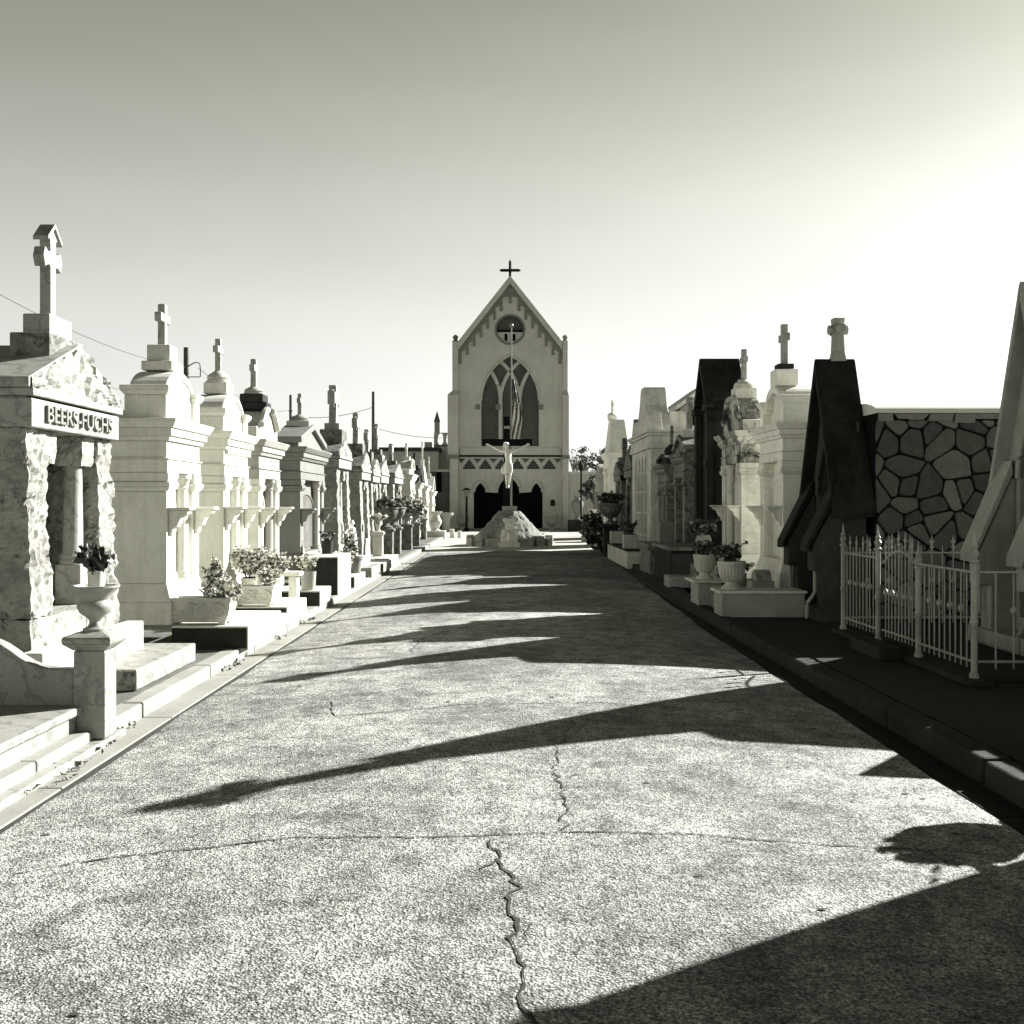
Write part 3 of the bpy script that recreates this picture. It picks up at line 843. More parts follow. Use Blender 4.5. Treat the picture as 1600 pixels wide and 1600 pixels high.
# ------------------------------------------------------------------ left row of tombs
XL = -3.46
rock_tomb('rock-faced marble tomb with carved family name on its lintel, beside the pedestal urn', 'left', -3.55, 7.9, 9.6, 2.4, .11, 2.16, 2.45, 2.88,
          cross=(3.12, 3.84, .15, .105, 'gabled'), base=((.34, .16, 2.72, 2.95, 'marble_dark'), (.22, .11, 2.951, 3.12, None)), side_mat='marble', step=.05,
          words='BEERS-FUCHS', amp=.045, plinth=.62,
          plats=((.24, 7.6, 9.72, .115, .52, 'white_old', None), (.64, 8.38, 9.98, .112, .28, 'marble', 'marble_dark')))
tomb('plastered_tomb', 'tall plain white tomb with curved parapet and square-block cross, next to the rock-faced marble tomb', 'left', XL, 10.85, 12.0, 2.2, .35, 2.43,
     za=2.80, zp=3.0, base=((.20, .165, 3.0, 3.10, None), (.14, .125, 3.101, 3.28, 'white_old')), cross=(3.28, 3.73, .155, .082, 'plain'), cross_mat='marble', pil='both',
     plats=((.85, 10.78, 12.35, .11, .345, 'white_paint', 'side_black'), (.80, 12.36, 12.9, .11, .26, 'white_paint', None)))
tomb('plastered_tomb', 'white tomb with dentil cornice and domed cross base, behind the two fluted white vases', 'left', XL, 13.05, 14.25, 2.2, .33, 2.45, dentil=True,
     za=2.76, zp=2.98, base=((.16, .15, 2.98, 3.13, None),), dome=(.155, 3.131, 3.29, 'white_old'), cross=(3.28, 3.70, .14, .075, 'plain'), cross_mat='marble', pil='both',
     plats=((.80, 12.95, 14.2, .11, .33, 'white_paint', 'side_black'), (.55, 14.21, 15.0, .11, .24, 'white_paint', None)))
tomb('plastered_tomb', 'white tomb with dark stained scrolled parapet and blackened cross base', 'left', XL, 14.9, 16.25, 2.2, .33, 2.46, ped='scroll', mat='white_paint', ped_mat='white_old', ent_mat='pale_cement', side_mat='grey_granite', col_mat='pale_cement',
     za=2.7, zp=2.92, base=((.12, .16, 2.78, 2.95, 'dark_stain'), (.15, .22, 2.951, 3.06, 'dark_stain'), (.17, .17, 3.061, 3.18, 'dark_stain')), dome=(.15, 3.181, 3.30, 'pale_cement'), cross=(3.29, 3.70, .13, .085, 'plain'), cross_mat='marble', pil='column', brackets=1.53,
     plats=((.80, 15.25, 16.2, .11, .33, 'white_old', 'side_black'), (.62, 16.21, 17.0, .11, .25, 'white_paint', None)))
tomb('granite_tomb', 'grey stone tomb with tall dark glass door and gabled top', 'left', -3.40, 17.6, 19.9, 2.4, .33, 2.50, mat='grey_granite', ped='gable', side_mat='grey_granite', tablet='door_glass', col_mat='white_old',
     zp=2.93, base=((.2, .2, 2.9, 3.03, 'white_old'),), dome=(.17, 3.031, 3.15, 'pale_cement'), cross=(3.14, 3.52, .12, .075, 'plain'), cross_mat='marble', pil='column', brackets=1.5,
     plats=((.72, 17.0, 18.4, .11, .73, 'white_old', 'side_black'), (.76, 18.6, 20.0, .11, .30, 'white_old', 'side_black')))
rock_tomb('rock-faced marble tomb with the largest cross, beyond the tomb with the glass door', 'left', -3.50, 22.1, 23.8, 2.4, .25, 2.32, 2.58, 2.95, side_mat='marble_dark',
          cross=(3.30, 4.12, .30, .19, 'celtic'), cross_mat='marble', base=((.34, .24, 2.8, 3.16, 'marble_dark'), (.22, .16, 3.161, 3.30, 'marble')),
          plats=((.62, 21.0, 22.6, .11, .48, 'white_old', 'marble_dark'), (.90, 22.7, 24.2, .11, .3, 'white_paint', 'side_black')))
rock_tomb('marble tomb with a slim ringed cross, between two thicker-crossed marble tombs', 'left', -3.50, 27.75, 29.2, 2.2, .25, 2.13, 2.36, 2.75, side_mat='marble_dark', step=.12,
          cross=(2.95, 3.55, .24, .14, 'celtic'), base=((.2, .16, 2.65, 2.95, 'marble_dark'),))
rock_tomb('grey marble tomb with thick ringed cross, directly beyond the largest left row cross', 'left', -3.50, 25.6, 27.2, 2.2, .25, 2.15, 2.40, 2.85, side_mat='marble_dark', step=.12,
          cross=(3.05, 3.82, .26, .16, 'celtic'), base=((.24, .2, 2.75, 3.05, 'marble_dark'),), plats=((.75, 25.2, 27.2, .11, .27, 'white_old', 'side_black'),))
rock_tomb('marble tomb with steep stone pedestal under its cross, behind the shrubby pair of pedestal urns', 'left', -3.50, 29.6, 31.4, 2.2, .25, 2.15, 2.42, 2.85, side_mat='marble_dark', step=.12,
          cross=(3.12, 3.85, .26, .15, 'celtic'), base=((.3, .22, 2.75, 2.95, 'marble'), (.2, .16, 2.951, 3.12, 'marble_dark')))
rock_tomb('low streaked marble tomb with short cross, behind the farther square pedestals on the left', 'left', -3.50, 33.2, 35.8, 2.2, .25, 2.2, 2.45, 2.85, side_mat='marble_dark', step=.14,
          cross=(2.95, 3.5, .24, .15, 'celtic'), base=((.2, .18, 2.75, 2.95, 'marble_dark'),))
tomb('plastered_tomb', 'narrow white tomb with scrolled top near the far end of the left row', 'left', XL, 38.6, 40.4, 2.2, .2, 2.6, ped='scroll', zp=3.15, base=((.14, .14, 3.15, 3.3, None),), cross=(3.3, 3.8, .15, .08, 'plain'), pil='column', brackets=1.6, fine=False)
tomb('plastered_tomb', 'darker tomb with black round cross base near the far end of the left row', 'left', XL, 42.2, 43.8, 2.2, .2, 2.35, ped='gable', mat='pale_cement', ped_mat='dark_stain', zp=2.95, base=((.18, .18, 2.9, 3.1, 'dark_stain'),), cross=(3.1, 3.6, .16, .1, 'plain'), cross_mat='dark_stain', pil='flat', brackets=1.7, fine=False)
tomb('plastered_tomb', 'white tomb with tall thin spire-like cross near the end of the left row', 'left', XL, 46.2, 47.8, 2.0, .2, 2.3, ped='taper', zp=3.2, base=((.08, .08, 3.2, 3.5, None),), cross=(3.5, 4.3, .14, .07, 'plain'), pil='column', brackets=None, fine=False)
tomb('plastered_tomb', 'weathered white tomb with thin cross, last of the left row before the chapel', 'left', XL, 50.2, 51.8, 2.0, .1, 2.1, ped='gable', mat='white_old', zp=2.8, base=((.1, .1, 2.75, 3.0, None),), cross=(3.0, 3.8, .13, .07, 'plain'), pil='column', brackets=None, fine=False)
# a stubby stone cross in the row behind
t = thing('stone_cross', 'stubby grey stone cross on dark base, rising behind the grey tomb with the glass door', 'cross', (-5.15, 22.5, 0))
m = MB(); m.box(-1.2, .5, -.5, .5, .1, 2.55); m.build('vault', 'marble_dark', t, bevel=.02)
m = MB(); m.box(-.9, .3, -.4, .4, 2.551, 2.78); m.build('base_block', 'dark_stain', t, bevel=.01)
add_cross(t, 2.78, 3.45, .24, .22, 'plain', 'marble_dark', .12)

# ------------------------------------------------------------------ right row of tombs
# two tombs beside and behind the photographer's right shoulder throw the nearest shadows
tomb('plastered_tomb', 'weathered white tomb on the near right, shading the near corner of the lane', 'right', 4.1, 3.95, 6.02, 2.4, .12, 3.2, ped='gable', mat='white_shade_lift_old', zp=3.8, base=((.2, .2, 3.7, 3.9, None),), cross=(3.9, 4.4, .2, .1, 'plain'), brackets=None)
gothic_tomb('pale gothic tomb with steep gable at the right edge, inside the iron fence', 'right', 5.28, 10.02, 11.26, .12, 2.10, 3.80, 'pale_cement', 'pale_cement', body=(2.62, ('pale_cement', 'pale_cement', 'pale_cement'), 2.3), cross=(3.92, 4.55, .22, .15, 'round'))
t = thing('shade_tomb', 'low pale coped tomb with a pointed headstone, added out of view to shade the right pavement', 'tomb', (4.9, 7.9, .11), 0)  # unseen tomb, placed and sized for the shade it throws
m = MB(); m.box(-.42, 1.1, -1.5, .75, 0, .93); m.box(-.47, 1.15, -1.56, .8, .931, 1.0); m.build('chest', 'pale_cement', t, bevel=.015)
m = MB(); m.prism([(-.15, 1.001), (.45, 1.001), (.45, 1.25), (.15, 1.58), (-.15, 1.25)], 'x', -.2, .0); m.build('headstone', 'marble_dark', t, bevel=.012)
gothic_tomb('black gothic tomb with steep gable and flagstone side wall behind the iron fence', 'right', 4.2, 13.3, 14.66, .12, 1.95, 3.475, 'gothic_grey', 'black_stone', body=(2.71, ('flagstone', 'roof_white', 'grey_granite'), 5.6), cross=(3.57, 4.02, .19, .15, 'round'), trim='gothic_grey')
tomb('plastered_tomb', 'pale tomb with round-arched parapet, behind the two fluted pot planters', 'right', 3.98, 15.26, 16.62, 2.4, .35, 2.723, ped='round', mat='white_shade_lift', za=3.148, zp=3.344, ped_d=.5, roof='barrel',
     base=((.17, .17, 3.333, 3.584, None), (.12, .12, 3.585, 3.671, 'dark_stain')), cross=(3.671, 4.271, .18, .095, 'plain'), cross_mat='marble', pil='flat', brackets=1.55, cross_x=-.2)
tomb('plastered_tomb', 'peeling white tomb with blackened crumbling scroll parapet and domed cross base', 'right', 4.01, 18.1, 19.7, 2.4, .3, 2.799, ped='scroll', mat='white_shade_lift_old', ped_mat='white_ruin', ent_mat='white_ruin', za=3.126, zp=3.431,
     base=((.19, .19, 3.431, 3.627, 'white_shade_lift_old'),), dome=(.19, 3.628, 3.78, 'white_shade_lift_old'), cross=(3.769, 4.325, .16, .09, 'plain'), cross_mat='marble', pil='both', brackets=1.55)
gothic_tomb('black tall gothic tomb with flat-ridged gable, beyond the peeling white tomb', 'right', 3.98, 20.4, 21.75, .12, 3.614, 4.441, 'dark_stain', 'black_stone', door_mat='white_shade_lift_old', buttresses=False, body=(3.2, ('dark_stain', 'dark_stain', 'dark_stain'), 2.2), depth=.6)
tomb('granite_tomb', 'streaked marble tomb with small ringed cross on pale base, beyond the black tall gothic tomb', 'right', 3.87, 23.0, 24.4, 2.3, .2, 2.661, ped='gable', mat='marble_dark', zp=3.056, base=((.22, .2, 3.035, 3.212, 'white_shade_lift_old'),), cross=(3.212, 3.94, .19, .15, 'celtic'), cross_mat='marble', pil='flat', brackets=None)
tomb('granite_tomb', 'low dark stone tomb with black dome and thin cross, before the big white gothic vault', 'right', 3.78, 24.95, 26.3, 2.3, .2, 2.47, ped='gable', mat='marble_dark', ped_mat='dark_stain', zp=2.72, dome=(.2, 2.7, 3.0, 'dark_stain'), cross=(2.98, 3.45, .13, .07, 'plain'), cross_mat='marble_dark', pil='column', brackets=None, col_mat='grey_granite')
rock_tomb('brown-veined marble tomb with tall ringed cross, first beyond the big white gothic vault', 'right', 3.75, 31.4, 33.2, 2.2, .2, 2.35, 2.65, 3.2, side_mat='marble_dark', mat='marble_dark', rough='marble_dark', step=.12, cross=(3.35, 4.12, .26, .18, 'celtic'), base=((.24, .2, 3.0, 3.35, 'marble_dark'),))
rock_tomb('brown-veined marble tomb with shorter ringed cross, second beyond the big white gothic vault', 'right', 3.75, 34.6, 36.4, 2.2, .2, 2.3, 2.55, 2.95, side_mat='marble_dark', mat='marble_dark', rough='marble_dark', step=.12, cross=(3.1, 3.75, .24, .17, 'celtic'), base=((.22, .2, 2.8, 3.1, 'marble_dark'),))
tomb('plastered_tomb', 'white tomb with tall tapering obelisk top and small cross, far along the right row', 'right', 3.75, 38.6, 40.6, 1.6, .1, 3.4, mat='white_shade_lift', ped='taper', zp=4.65, base=((.16, .16, 4.65, 4.8, None),), dome=(.2, 4.801, 4.95, 'white_shade_lift'), cross=(4.94, 5.4, .15, .09, 'plain'), pil='flat', brackets=None, fine=False)
tomb('plastered_tomb', 'pale tomb with curved top, last of the right row before the chapel', 'right', 4.1, 46.5, 48.5, 1.8, .1, 2.6, ped='segment', mat='pale_cement', za=2.9, zp=3.3, pil='flat', brackets=None, fine=False)

# the plot in front of the round-arched tomb and its neighbours
t = thing('tomb_coping', 'stained white coping wall of the plot, carrying the larger fluted pot planter', 'coping', (0, 0, 0))
m = MB(); m.box(2.80, 3.88, 13.75, 14.28, .0, .42); m.build('wall', 'pale_cement', t, bevel=.012)
m = MB(); m.box(2.76, 3.90, 13.71, 14.32, .421, .455); m.build('cap', 'white_shade_lift_old', t, bevel=.008)
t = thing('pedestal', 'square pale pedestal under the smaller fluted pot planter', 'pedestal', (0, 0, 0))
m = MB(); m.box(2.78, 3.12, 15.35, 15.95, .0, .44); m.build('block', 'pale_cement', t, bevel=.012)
m = MB(); m.box(2.70, 3.2, 15.28, 16.02, .441, .475); m.build('cap', 'white_shade_lift_old', t, bevel=.008)
m = MB(); m.box(2.95, 3.9, 14.33, 16.6, .0, .30); tag(m.build('stone_slab', 'grey_granite', bevel=.01), 'grey stone slab between the fluted pot planters', 'slab')
t = thing('grave_marker', 'small rounded stone marker on a block beside the round-arched tomb', 'grave marker', (3.62, 15.0, .301))
m = MB(); m.box(-.18, .14, -.16, .16, 0, .2); m.build('block', 'pale_cement', t, bevel=.01)
m = MB(); m.prism([(.15 * math.cos(a), .201 + .15 * math.sin(a)) for a in [k * PI / 10 for k in range(11)]], 'x', -.12, .1); m.build('rounded_top', 'marble', t, bevel=.01)
# black granite ledger tomb
t = thing('ledger_tomb', 'black polished ledger tomb with pale edged slab, near the black tall gothic tomb', 'ledger tomb', (0, 0, 0))
m = MB(); m.box(3.0, 3.62, 19.3, 21.4, .1, .72); m.build('chest', 'black_stone', t, bevel=.012)
m = MB(); m.box(2.96, 3.66, 19.26, 21.44, .721, .79); m.build('slab', 'marble_dark', t, bevel=.012)
m = MB(); m.box(2.86, 3.64, 18.6, 19.2, .1, .3); m.build('step', 'pale_cement', t, bevel=.012)
m = MB(); m.box(3.02, 3.6, 19.286, 19.299, .16, .66); m.build('front_panel', 'bronze', t, bevel=.004)
t = thing('grave_plinth', 'stepped grey stone base in front of the streaked marble tomb', 'stone base', (0, 0, 0))
m = MB(); m.box(2.98, 3.6, 21.9, 23.6, .1, .62); m.box(2.92, 3.63, 21.85, 23.65, .621, .74); m.build('steps', 'marble_dark', t, bevel=.012)
m = MB(); m.box(3.2, 3.5, 22.1, 22.4, .741, 1.2); m.build('post', 'grey_granite', t, bevel=.012)
t = thing('low_wall', 'low peeling white plot wall in front of the big white gothic vault', 'wall', (0, 0, 0))
m = MB(); m.box(2.92, 3.25, 25.6, 30.4, .0, .42); m.build('wall', 'white_shade_lift_old', t, bevel=.012)
m = MB(); m.box(2.88, 3.29, 25.55, 30.45, .421, .46); m.build('cap', 'dark_stain', t, bevel=.01)

# the big white gothic vault with screened arches
def vault():
    X, y0, y1 = 3.62, 26.5, 30.4
    ym = (y0 + y1) / 2
    t = thing('gothic_vault', 'big white gothic vault with screened pointed arches and a tapering gable block', 'tomb', (X, ym, .1), PI, 'family tombs lining the lane')
    hw = (y1 - y0) / 2; C = 3.3; E = 2.85
    holes = []
    n = 4; bw = .56
    def lan(cy, w, zb, zs):
        Rr = 2.6 * w; zm = math.sqrt(Rr * Rr - (Rr - w) ** 2); p = [(cy - w, zb), (cy + w, zb)]
        for k in range(9): zz = zm * k / 8; p.append((cy + w - Rr + math.sqrt(max(0, Rr * Rr - zz * zz)), zs + zz))
        for k in range(7, -1, -1): zz = zm * k / 8; p.append((cy - (w - Rr + math.sqrt(max(0, Rr * Rr - zz * zz))), zs + zz))
        return p
    cs = [-hw + .62 + (2 * hw - 1.24) * (k + .5) / n for k in range(n)]
    holes = [lan(c, bw * .55, .35, 2.1) for c in cs]
    holed_wall([(-hw, 0), (hw, 0), (hw, E), (-hw, E)], holes, -.10, 0, 'x').build('front_wall', 'white_shade_lift_old', t, bevel=.008)
    m = MB(); m.box(-3.2, -.8, -hw + .01, hw - .01, 0, E); m.box(-.8, -.101, hw - .25, hw - .01, 0, E); m.box(-.8, -.101, -hw + .01, -hw + .25, 0, E); m.build('wall', 'white_shade_lift_old', t)
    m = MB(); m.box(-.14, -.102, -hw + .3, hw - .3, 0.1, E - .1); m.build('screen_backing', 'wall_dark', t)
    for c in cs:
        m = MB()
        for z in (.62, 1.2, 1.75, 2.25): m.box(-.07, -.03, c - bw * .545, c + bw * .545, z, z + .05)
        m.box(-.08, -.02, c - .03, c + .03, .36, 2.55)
        m.build('screen', 'white_shade_lift_old', t)
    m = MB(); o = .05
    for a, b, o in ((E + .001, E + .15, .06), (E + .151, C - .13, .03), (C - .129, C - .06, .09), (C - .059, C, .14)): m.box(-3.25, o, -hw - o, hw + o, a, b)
    m.build('cornice', 'white_shade_lift_old', t, bevel=.008)
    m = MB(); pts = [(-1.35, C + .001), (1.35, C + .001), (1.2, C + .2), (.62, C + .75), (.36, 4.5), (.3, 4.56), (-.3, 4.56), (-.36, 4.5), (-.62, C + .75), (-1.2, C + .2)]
    m.prism(pts, 'x', -.62, -.04); m.build('gable_block', 'white_shade_lift_old', t, bevel=.02)
    m = MB(); m.box(-1.6, -.621, -1.0, 1.0, C + .001, C + .55); m.build('parapet', 'white_shade_lift_old', t, bevel=.01)
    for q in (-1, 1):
        m = MB(); m.frus((-.3, .02, q * (hw - .1) - .12, q * (hw - .1) + .12), (-.25, -.03, q * (hw - .1) - .08, q * (hw - .1) + .08), C + .001, C + .45); m.build('corner_block', 'white_shade_lift_old', t, bevel=.01)
vault()
# the larger pale building behind it
t = thing('mausoleum', 'large pale mausoleum with a low pitched roof behind the big white gothic vault', 'mausoleum', (7.2, 33.5, 0))
m = MB(); m.prism([(-2.2, 0), (.1, 0), (.1, 3.6), (-.85, 5.25), (-2.2, 4.3)], 'y', -3.0, 3.0); m.build('wall', 'pale_cement', t, bevel=.02)
m = MB(); m.prism([(-2.3, 4.25), (-.85, 5.27), (.2, 3.44), (.2, 3.58), (-.85, 5.41), (-2.3, 4.39)], 'y', -3.12, 3.12); m.build('roof', 'white_shade_lift_old', t, bevel=.01)

# ------------------------------------------------------------------ iron fence and gate round the plot
def knob_post(root, x, y, z0, h, r=.026):
    m = MB()
    m.lathe([(r * 1.5, 0), (r * 1.5, .08), (r, .10), (r, h * .42), (r * 1.25, h * .43), (r * 1.25, h * .46), (r, h * .47), (r, h - .16), (r * 1.5, h - .15), (r * 1.5, h - .13), (r * .9, h - .12), (r * 1.5, h - .07), (r * .8, h - .04), (r * 1.1, h - .02), (r * .5, h + .01), (r * .3, h + .07), (.004, h + .10)], x, y, 12, z0)
    return m.build('post', 'fence_paint', root, smooth=True)
def fleur(m, x, y, z, ax, s=1.0):
    d = (1, 0) if ax == 'x' else (0, 1)
    def P(u, h): return (u, z + h)
    poly = [(-.006, 0), (.006, 0), (.008, .03), (.030 * s, .055), (.012, .06), (.010, .085), (.034 * s, .12), (.014, .12), (.006, .15), (0, .19), (-.006, .15), (-.014, .12), (-.034 * s, .12), (-.010, .085), (-.012, .06), (-.030 * s, .055), (-.008, .03)]
    if ax == 'y': m.prism([(y + u, z + h) for u, h in poly], 'x', x - .005, x + .005)
    else: m.prism([(x + u, z + h) for u, h in poly], 'y', y - .005, y + .005)
def bars(root, ax, c, a, b, z0, z1, n, tops=True, arch=0.0, knobs=True):
    """vertical rods between two rails, along axis ax at constant other coordinate c"""
    m = MB()
    def pt(u, z): return (c, u, z) if ax == 'y' else (u, c, z)
    def top(u):
        t = (u - a) / (b - a); return z1 + arch * math.sin(PI * t)
    for k in range(1, n):
        u = a + (b - a) * k / n
        m.tube([pt(u, z0 - .06), pt(u, top(u) + (.02 if tops else .0))], .0068, 6)
        if tops and k % 2 == 0: fleur(m, *pt(u, top(u) + .015), ax)
        elif tops: m.tube([pt(u, top(u) + .02), pt(u, top(u) + .09)], [.008, .002], 6)
        if knobs and k % 2 == 0:
            zz = (z0 + z1) / 2 + .05
            m.tube([pt(u, zz - .035), pt(u, zz - .012), pt(u, zz + .012), pt(u, zz + .035)], [.009, .024, .024, .009], 8)
    m.build('rods', 'fence_paint', root)
    m = MB(); m.tube([pt(a + (b - a) * k / 12, top(a + (b - a) * k / 12)) for k in range(13)], .012, 6); m.build('top_rail', 'fence_paint', root)
    m = MB(); m.tube([pt(a, z0), pt(b, z0)], .012, 6); m.build('bottom_rail', 'fence_paint', root)
FX = 3.82
t = thing('iron_fence', 'white painted iron fence with spear tops round the plot between the two gothic tombs', 'fence', (0, 0, 0))
for y in (12.02, 10.9, 9.83, 8.66): knob_post(t, FX, y, .12, 1.14 if y > 10 or y < 9 else 1.02)
bars(t, 'y', FX, 10.93, 11.99, .30, 1.03, 10)
bars(t, 'y', FX, 8.69, 9.80, .30, 1.03, 10, tops=False)
bars(t, 'x', 12.02, FX + .03, 5.55, .30, 1.03, 14)
bars(t, 'x', 8.66, FX + .03, 5.6, .30, 1.03, 12, tops=False)
knob_post(t, 5.58, 12.02, .12, 1.1)
t = thing('iron_gate', 'white iron gate with arched top rail in the middle of the plot fence', 'gate', (0, 0, 0))
bars(t, 'y', FX + .03, 9.88, 10.85, .30, .98, 11, arch=.14, knobs=True, tops=True)
m = MB(); m.box(FX + .02, FX + .05, 9.86, 9.90, .62, .72); m.build('latch', 'fence_paint', t, bevel=.004)
m = MB(); m.box(3.95, 4.85, 8.75, 11.95, .115, .16); tag(m.build('plot_slab', 'curb_shade_dark', bevel=.01), 'dark paved slab inside the iron fence', 'slab')
m = MB(); m.box(3.72, 3.92, 8.5, 12.15, .114, .17); tag(m.build('fence_kerb', 'curb_shade_dark', bevel=.012), 'low dark stone kerb under the iron fence', 'kerb stone')
m = MB(); m.box(3.5, 3.715, 9.95, 10.8, .114, .24); tag(m.build('gate_step', 'curb_shade_dark', bevel=.012), 'dark stone step in front of the iron gate', 'step')

# ------------------------------------------------------------------ chapel
CH = 62.0
def cX(px): return (px - 797) * CH / 1660
def cZ(py): return 1.6 + (785 - py) * CH / 1660
def chapel():
    t = thing('chapel', 'tall pale gothic chapel with steep gable and black cross, closing the lane', 'chapel', (PX(797, CH), CH, 0))
    def lan(px0, px1, zb, zs, zp, n=12):
        w = cX(px1) - cX(px0); c = (cX(px0) + cX(px1)) / 2; a = w / 2; h = zp - zs; Rr = (a * a + h * h) / (2 * a)
        p = [(c - a, zb), (c + a, zb)]
        for k in range(n + 1): z = h * k / n; p.append((c + a - Rr + math.sqrt(max(0, Rr * Rr - z * z)), zs + z))
        for k in range(n - 1, -1, -1): z = h * k / n; p.append((c - (a - Rr + math.sqrt(max(0, Rr * Rr - z * z))), zs + z))
        return p
    L, Rr_ = cX(716), cX(879)
    win = lan(752, 842, cZ(697), cZ(626), cZ(555))
    # triple door: three pointed openings joined below the springing
    a1 = lan(740, 761, 0, cZ(769), cZ(752))[2:]; a2 = lan(775.5, 814, 0, cZ(770), cZ(742))[2:]; a3 = lan(828, 848, 0, cZ(769), cZ(752))[2:]
    door = [(cX(740), .07), (cX(848), .07)] + a3 + a2 + a1
    rose = [(cX(797) + cX(819.5) * math.cos(a) , cZ(515) + cX(819.5) * math.sin(a)) for a in [k * PI / 16 for k in range(32)]]
    fr = []
    for k in range(6):
        x0 = 723.5 + 25 * k; w = 19.5
        st = [(x0, 733), (x0 + w, 733), (x0 + w, 728.5), (x0 + w - 2.5, 728.5), (x0 + w - 2.5, 725), (x0 + w - 5, 725), (x0 + w - 5, 721.5), (x0 + w - 7.5, 721.5), (x0 + w - 7.5, 719), (x0 + w / 2 + .8, 719), (x0 + w / 2 + .8, 716.5),
              (x0 + w / 2 - .8, 716.5), (x0 + w / 2 - .8, 719), (x0 + 7.5, 719), (x0 + 7.5, 721.5), (x0 + 5, 721.5), (x0 + 5, 725), (x0 + 2.5, 725), (x0 + 2.5, 728.5), (x0, 728.5)]
        fr.append([(cX(a), cZ(b)) for a, b in st])
    outer = [(L, 0), (Rr_, 0), (Rr_, cZ(540)), (cX(797), cZ(437)), (L, cZ(540))]
    # the open door reaches the ground: build the outline round it
    outer = [(L, 0), (cX(740), 0)] + list(reversed(a1 + [])) + [] if False else outer
    holed_wall(outer, [win, door, rose] + fr, 0, .6, 'y').build('facade', 'chapel_plaster', t)
    m = MB(); m.box(cX(738), cX(850), .5, .56, 0, cZ(740)); m.build('door', 'black_void', t)
    m = MB(); m.prism(lan(750.5, 843.5, cZ(698.5), cZ(626), cZ(553)), 'y', .30, .36); wf = m.build('window', 'chapel_window', t)
    # tracery: two mullions that fork and cross inside the arch
    m = MB(); a = cX(842) - cX(797); h = cZ(555) - cZ(626); RR = (a * a + h * h) / (2 * a); zs = cZ(626)
    for b in (-a / 3, a / 3):
        m.box(b - .11, b + .11, .1, .3, cZ(697), zs)
        for q in (-1, 1):
            pts = []
            for k in range(40):
                z = h * k / 39; x = b + q * (RR - math.sqrt(max(0, RR * RR - z * z)))
                lim = a - RR + math.sqrt(max(0, RR * RR - z * z))
                if abs(x) > lim + .02: break
                pts.append((x, .2, zs + z))
            if len(pts) > 2: m.tube(pts, .12, 6)
    m.build('tracery', 'chapel_plaster', wf)
    for px in (746.5, 778, 813, 845):
        m = MB(); m.box(cX(px) - .14, cX(px) + .14, -.06, .08, cZ(640), cZ(632)); m.build('label_stop', 'chapel_trim', t, bevel=.01)
    m = MB(); m.tube([(x, -.02, z) for x, z in win[2:]], .07, 6); m.build('window_moulding', 'chapel_plaster', t)
    # round opening: dark upper half, sill beam and small twin lancets
    m = MB(); r = cX(819.5) * 1.03
    m.prism([(r * math.cos(a_), cZ(515) + r * math.sin(a_)) for a_ in [k * PI / 16 for k in range(32)]], 'y', .3, .36); rw = m.build('round_window', 'chapel_window', t)
    m = MB(); r2 = cX(819)
    m.prism([(r2 * math.cos(a_), cZ(517) + r2 * .94 * math.sin(a_)) for a_ in [PI + k * PI / 16 for k in range(17)]], 'y', .10, .28); m.build('lower_panel', 'chapel_plaster', rw)
    m = MB(); m.box(-r2, r2, .04, .2, cZ(518.5), cZ(515.3)); m.build('beam', 'black_void', rw)
    m = MB(); m.tube([(r2 * 1.02 * math.cos(a_), -.01, cZ(515) + r2 * 1.02 * math.sin(a_)) for a_ in [k * PI / 16 for k in range(32)]], .06, 6, True); m.build('ring_moulding', 'chapel_trim', rw)
    for px in (790.5, 803):
        m = MB(); m.prism(lan(px - 2.2, px + 2.2, cZ(532), cZ(523.5), cZ(521)), 'y', .05, .095); m.build('lancet', 'black_void', rw)
    # gable coping and stepped corbels
    m = MB()
    for q in (-1, 1):
        w0 = cX(878.5)
        m.prism([(q * w0, cZ(548)), (q * w0, cZ(535)), (0, cZ(432)), (0, cZ(444))], 'y', -.32, .1)
    m.build('gable_coping', 'chapel_plaster', t, bevel=.02)
    m = MB()
    slope = (548 - 444) / 80.0
    n = 7
    for q in (-1, 1):
        for k in range(n):
            x0 = 12 + k * 10.6; top = lambda x: 444 + slope * x + .5
            x1 = x0 + 10.6; xm = x0 + 4
            yb = top(x1) + 7.0
            poly = [(x0, top(x0)), (x1, top(x1)), (x1, yb), (xm + 2.2, yb - 3.2), (xm + 1.5, yb - 3.2), (xm + 1.5, yb - 8), (x0 + 3.8, yb - 8), (x0 + 3.8, yb + 5), (x0, yb + 5)]
            m.prism([(q * cX(797 + a_), cZ(b_)) for a_, b_ in poly], 'y', -.10, -.002)
    tri = [(-12, 444 + 12 * slope), (0, 445), (12, 444 + 12 * slope), (12, 466), (10.2, 466), (10.2, 464), (5.5, 464), (5.5, 460), (3.8, 460), (3.8, 464), (1.6, 464), (1.6, 474), (-1.6, 474), (-1.6, 464), (-3.8, 464), (-3.8, 460), (-5.5, 460), (-5.5, 464), (-10.2, 464), (-10.2, 466), (-12, 466)]
    m.prism([(cX(797 + a_), cZ(b_)) for a_, b_ in tri], 'y', -.10, -.002)
    m.build('stepped_corbels', 'chapel_trim', t)
    # string course, frieze backing and the small dark wedges between its openings
    m = MB(); m.box(L + .02, Rr_ - .02, -.06, -.002, cZ(714), cZ(711.3)); m.build('string_course', 'black_stone', t)
    m = MB(); m.box(L + .1, Rr_ - .1, -.08, -.003, cZ(710.8), cZ(699)); m.build('band', 'chapel_plaster', t, bevel=.02)
    m = MB(); m.box(L + .1, Rr_ - .1, .2, .24, cZ(735), cZ(714.5)); m.build('frieze_backing', 'chapel_window', t)
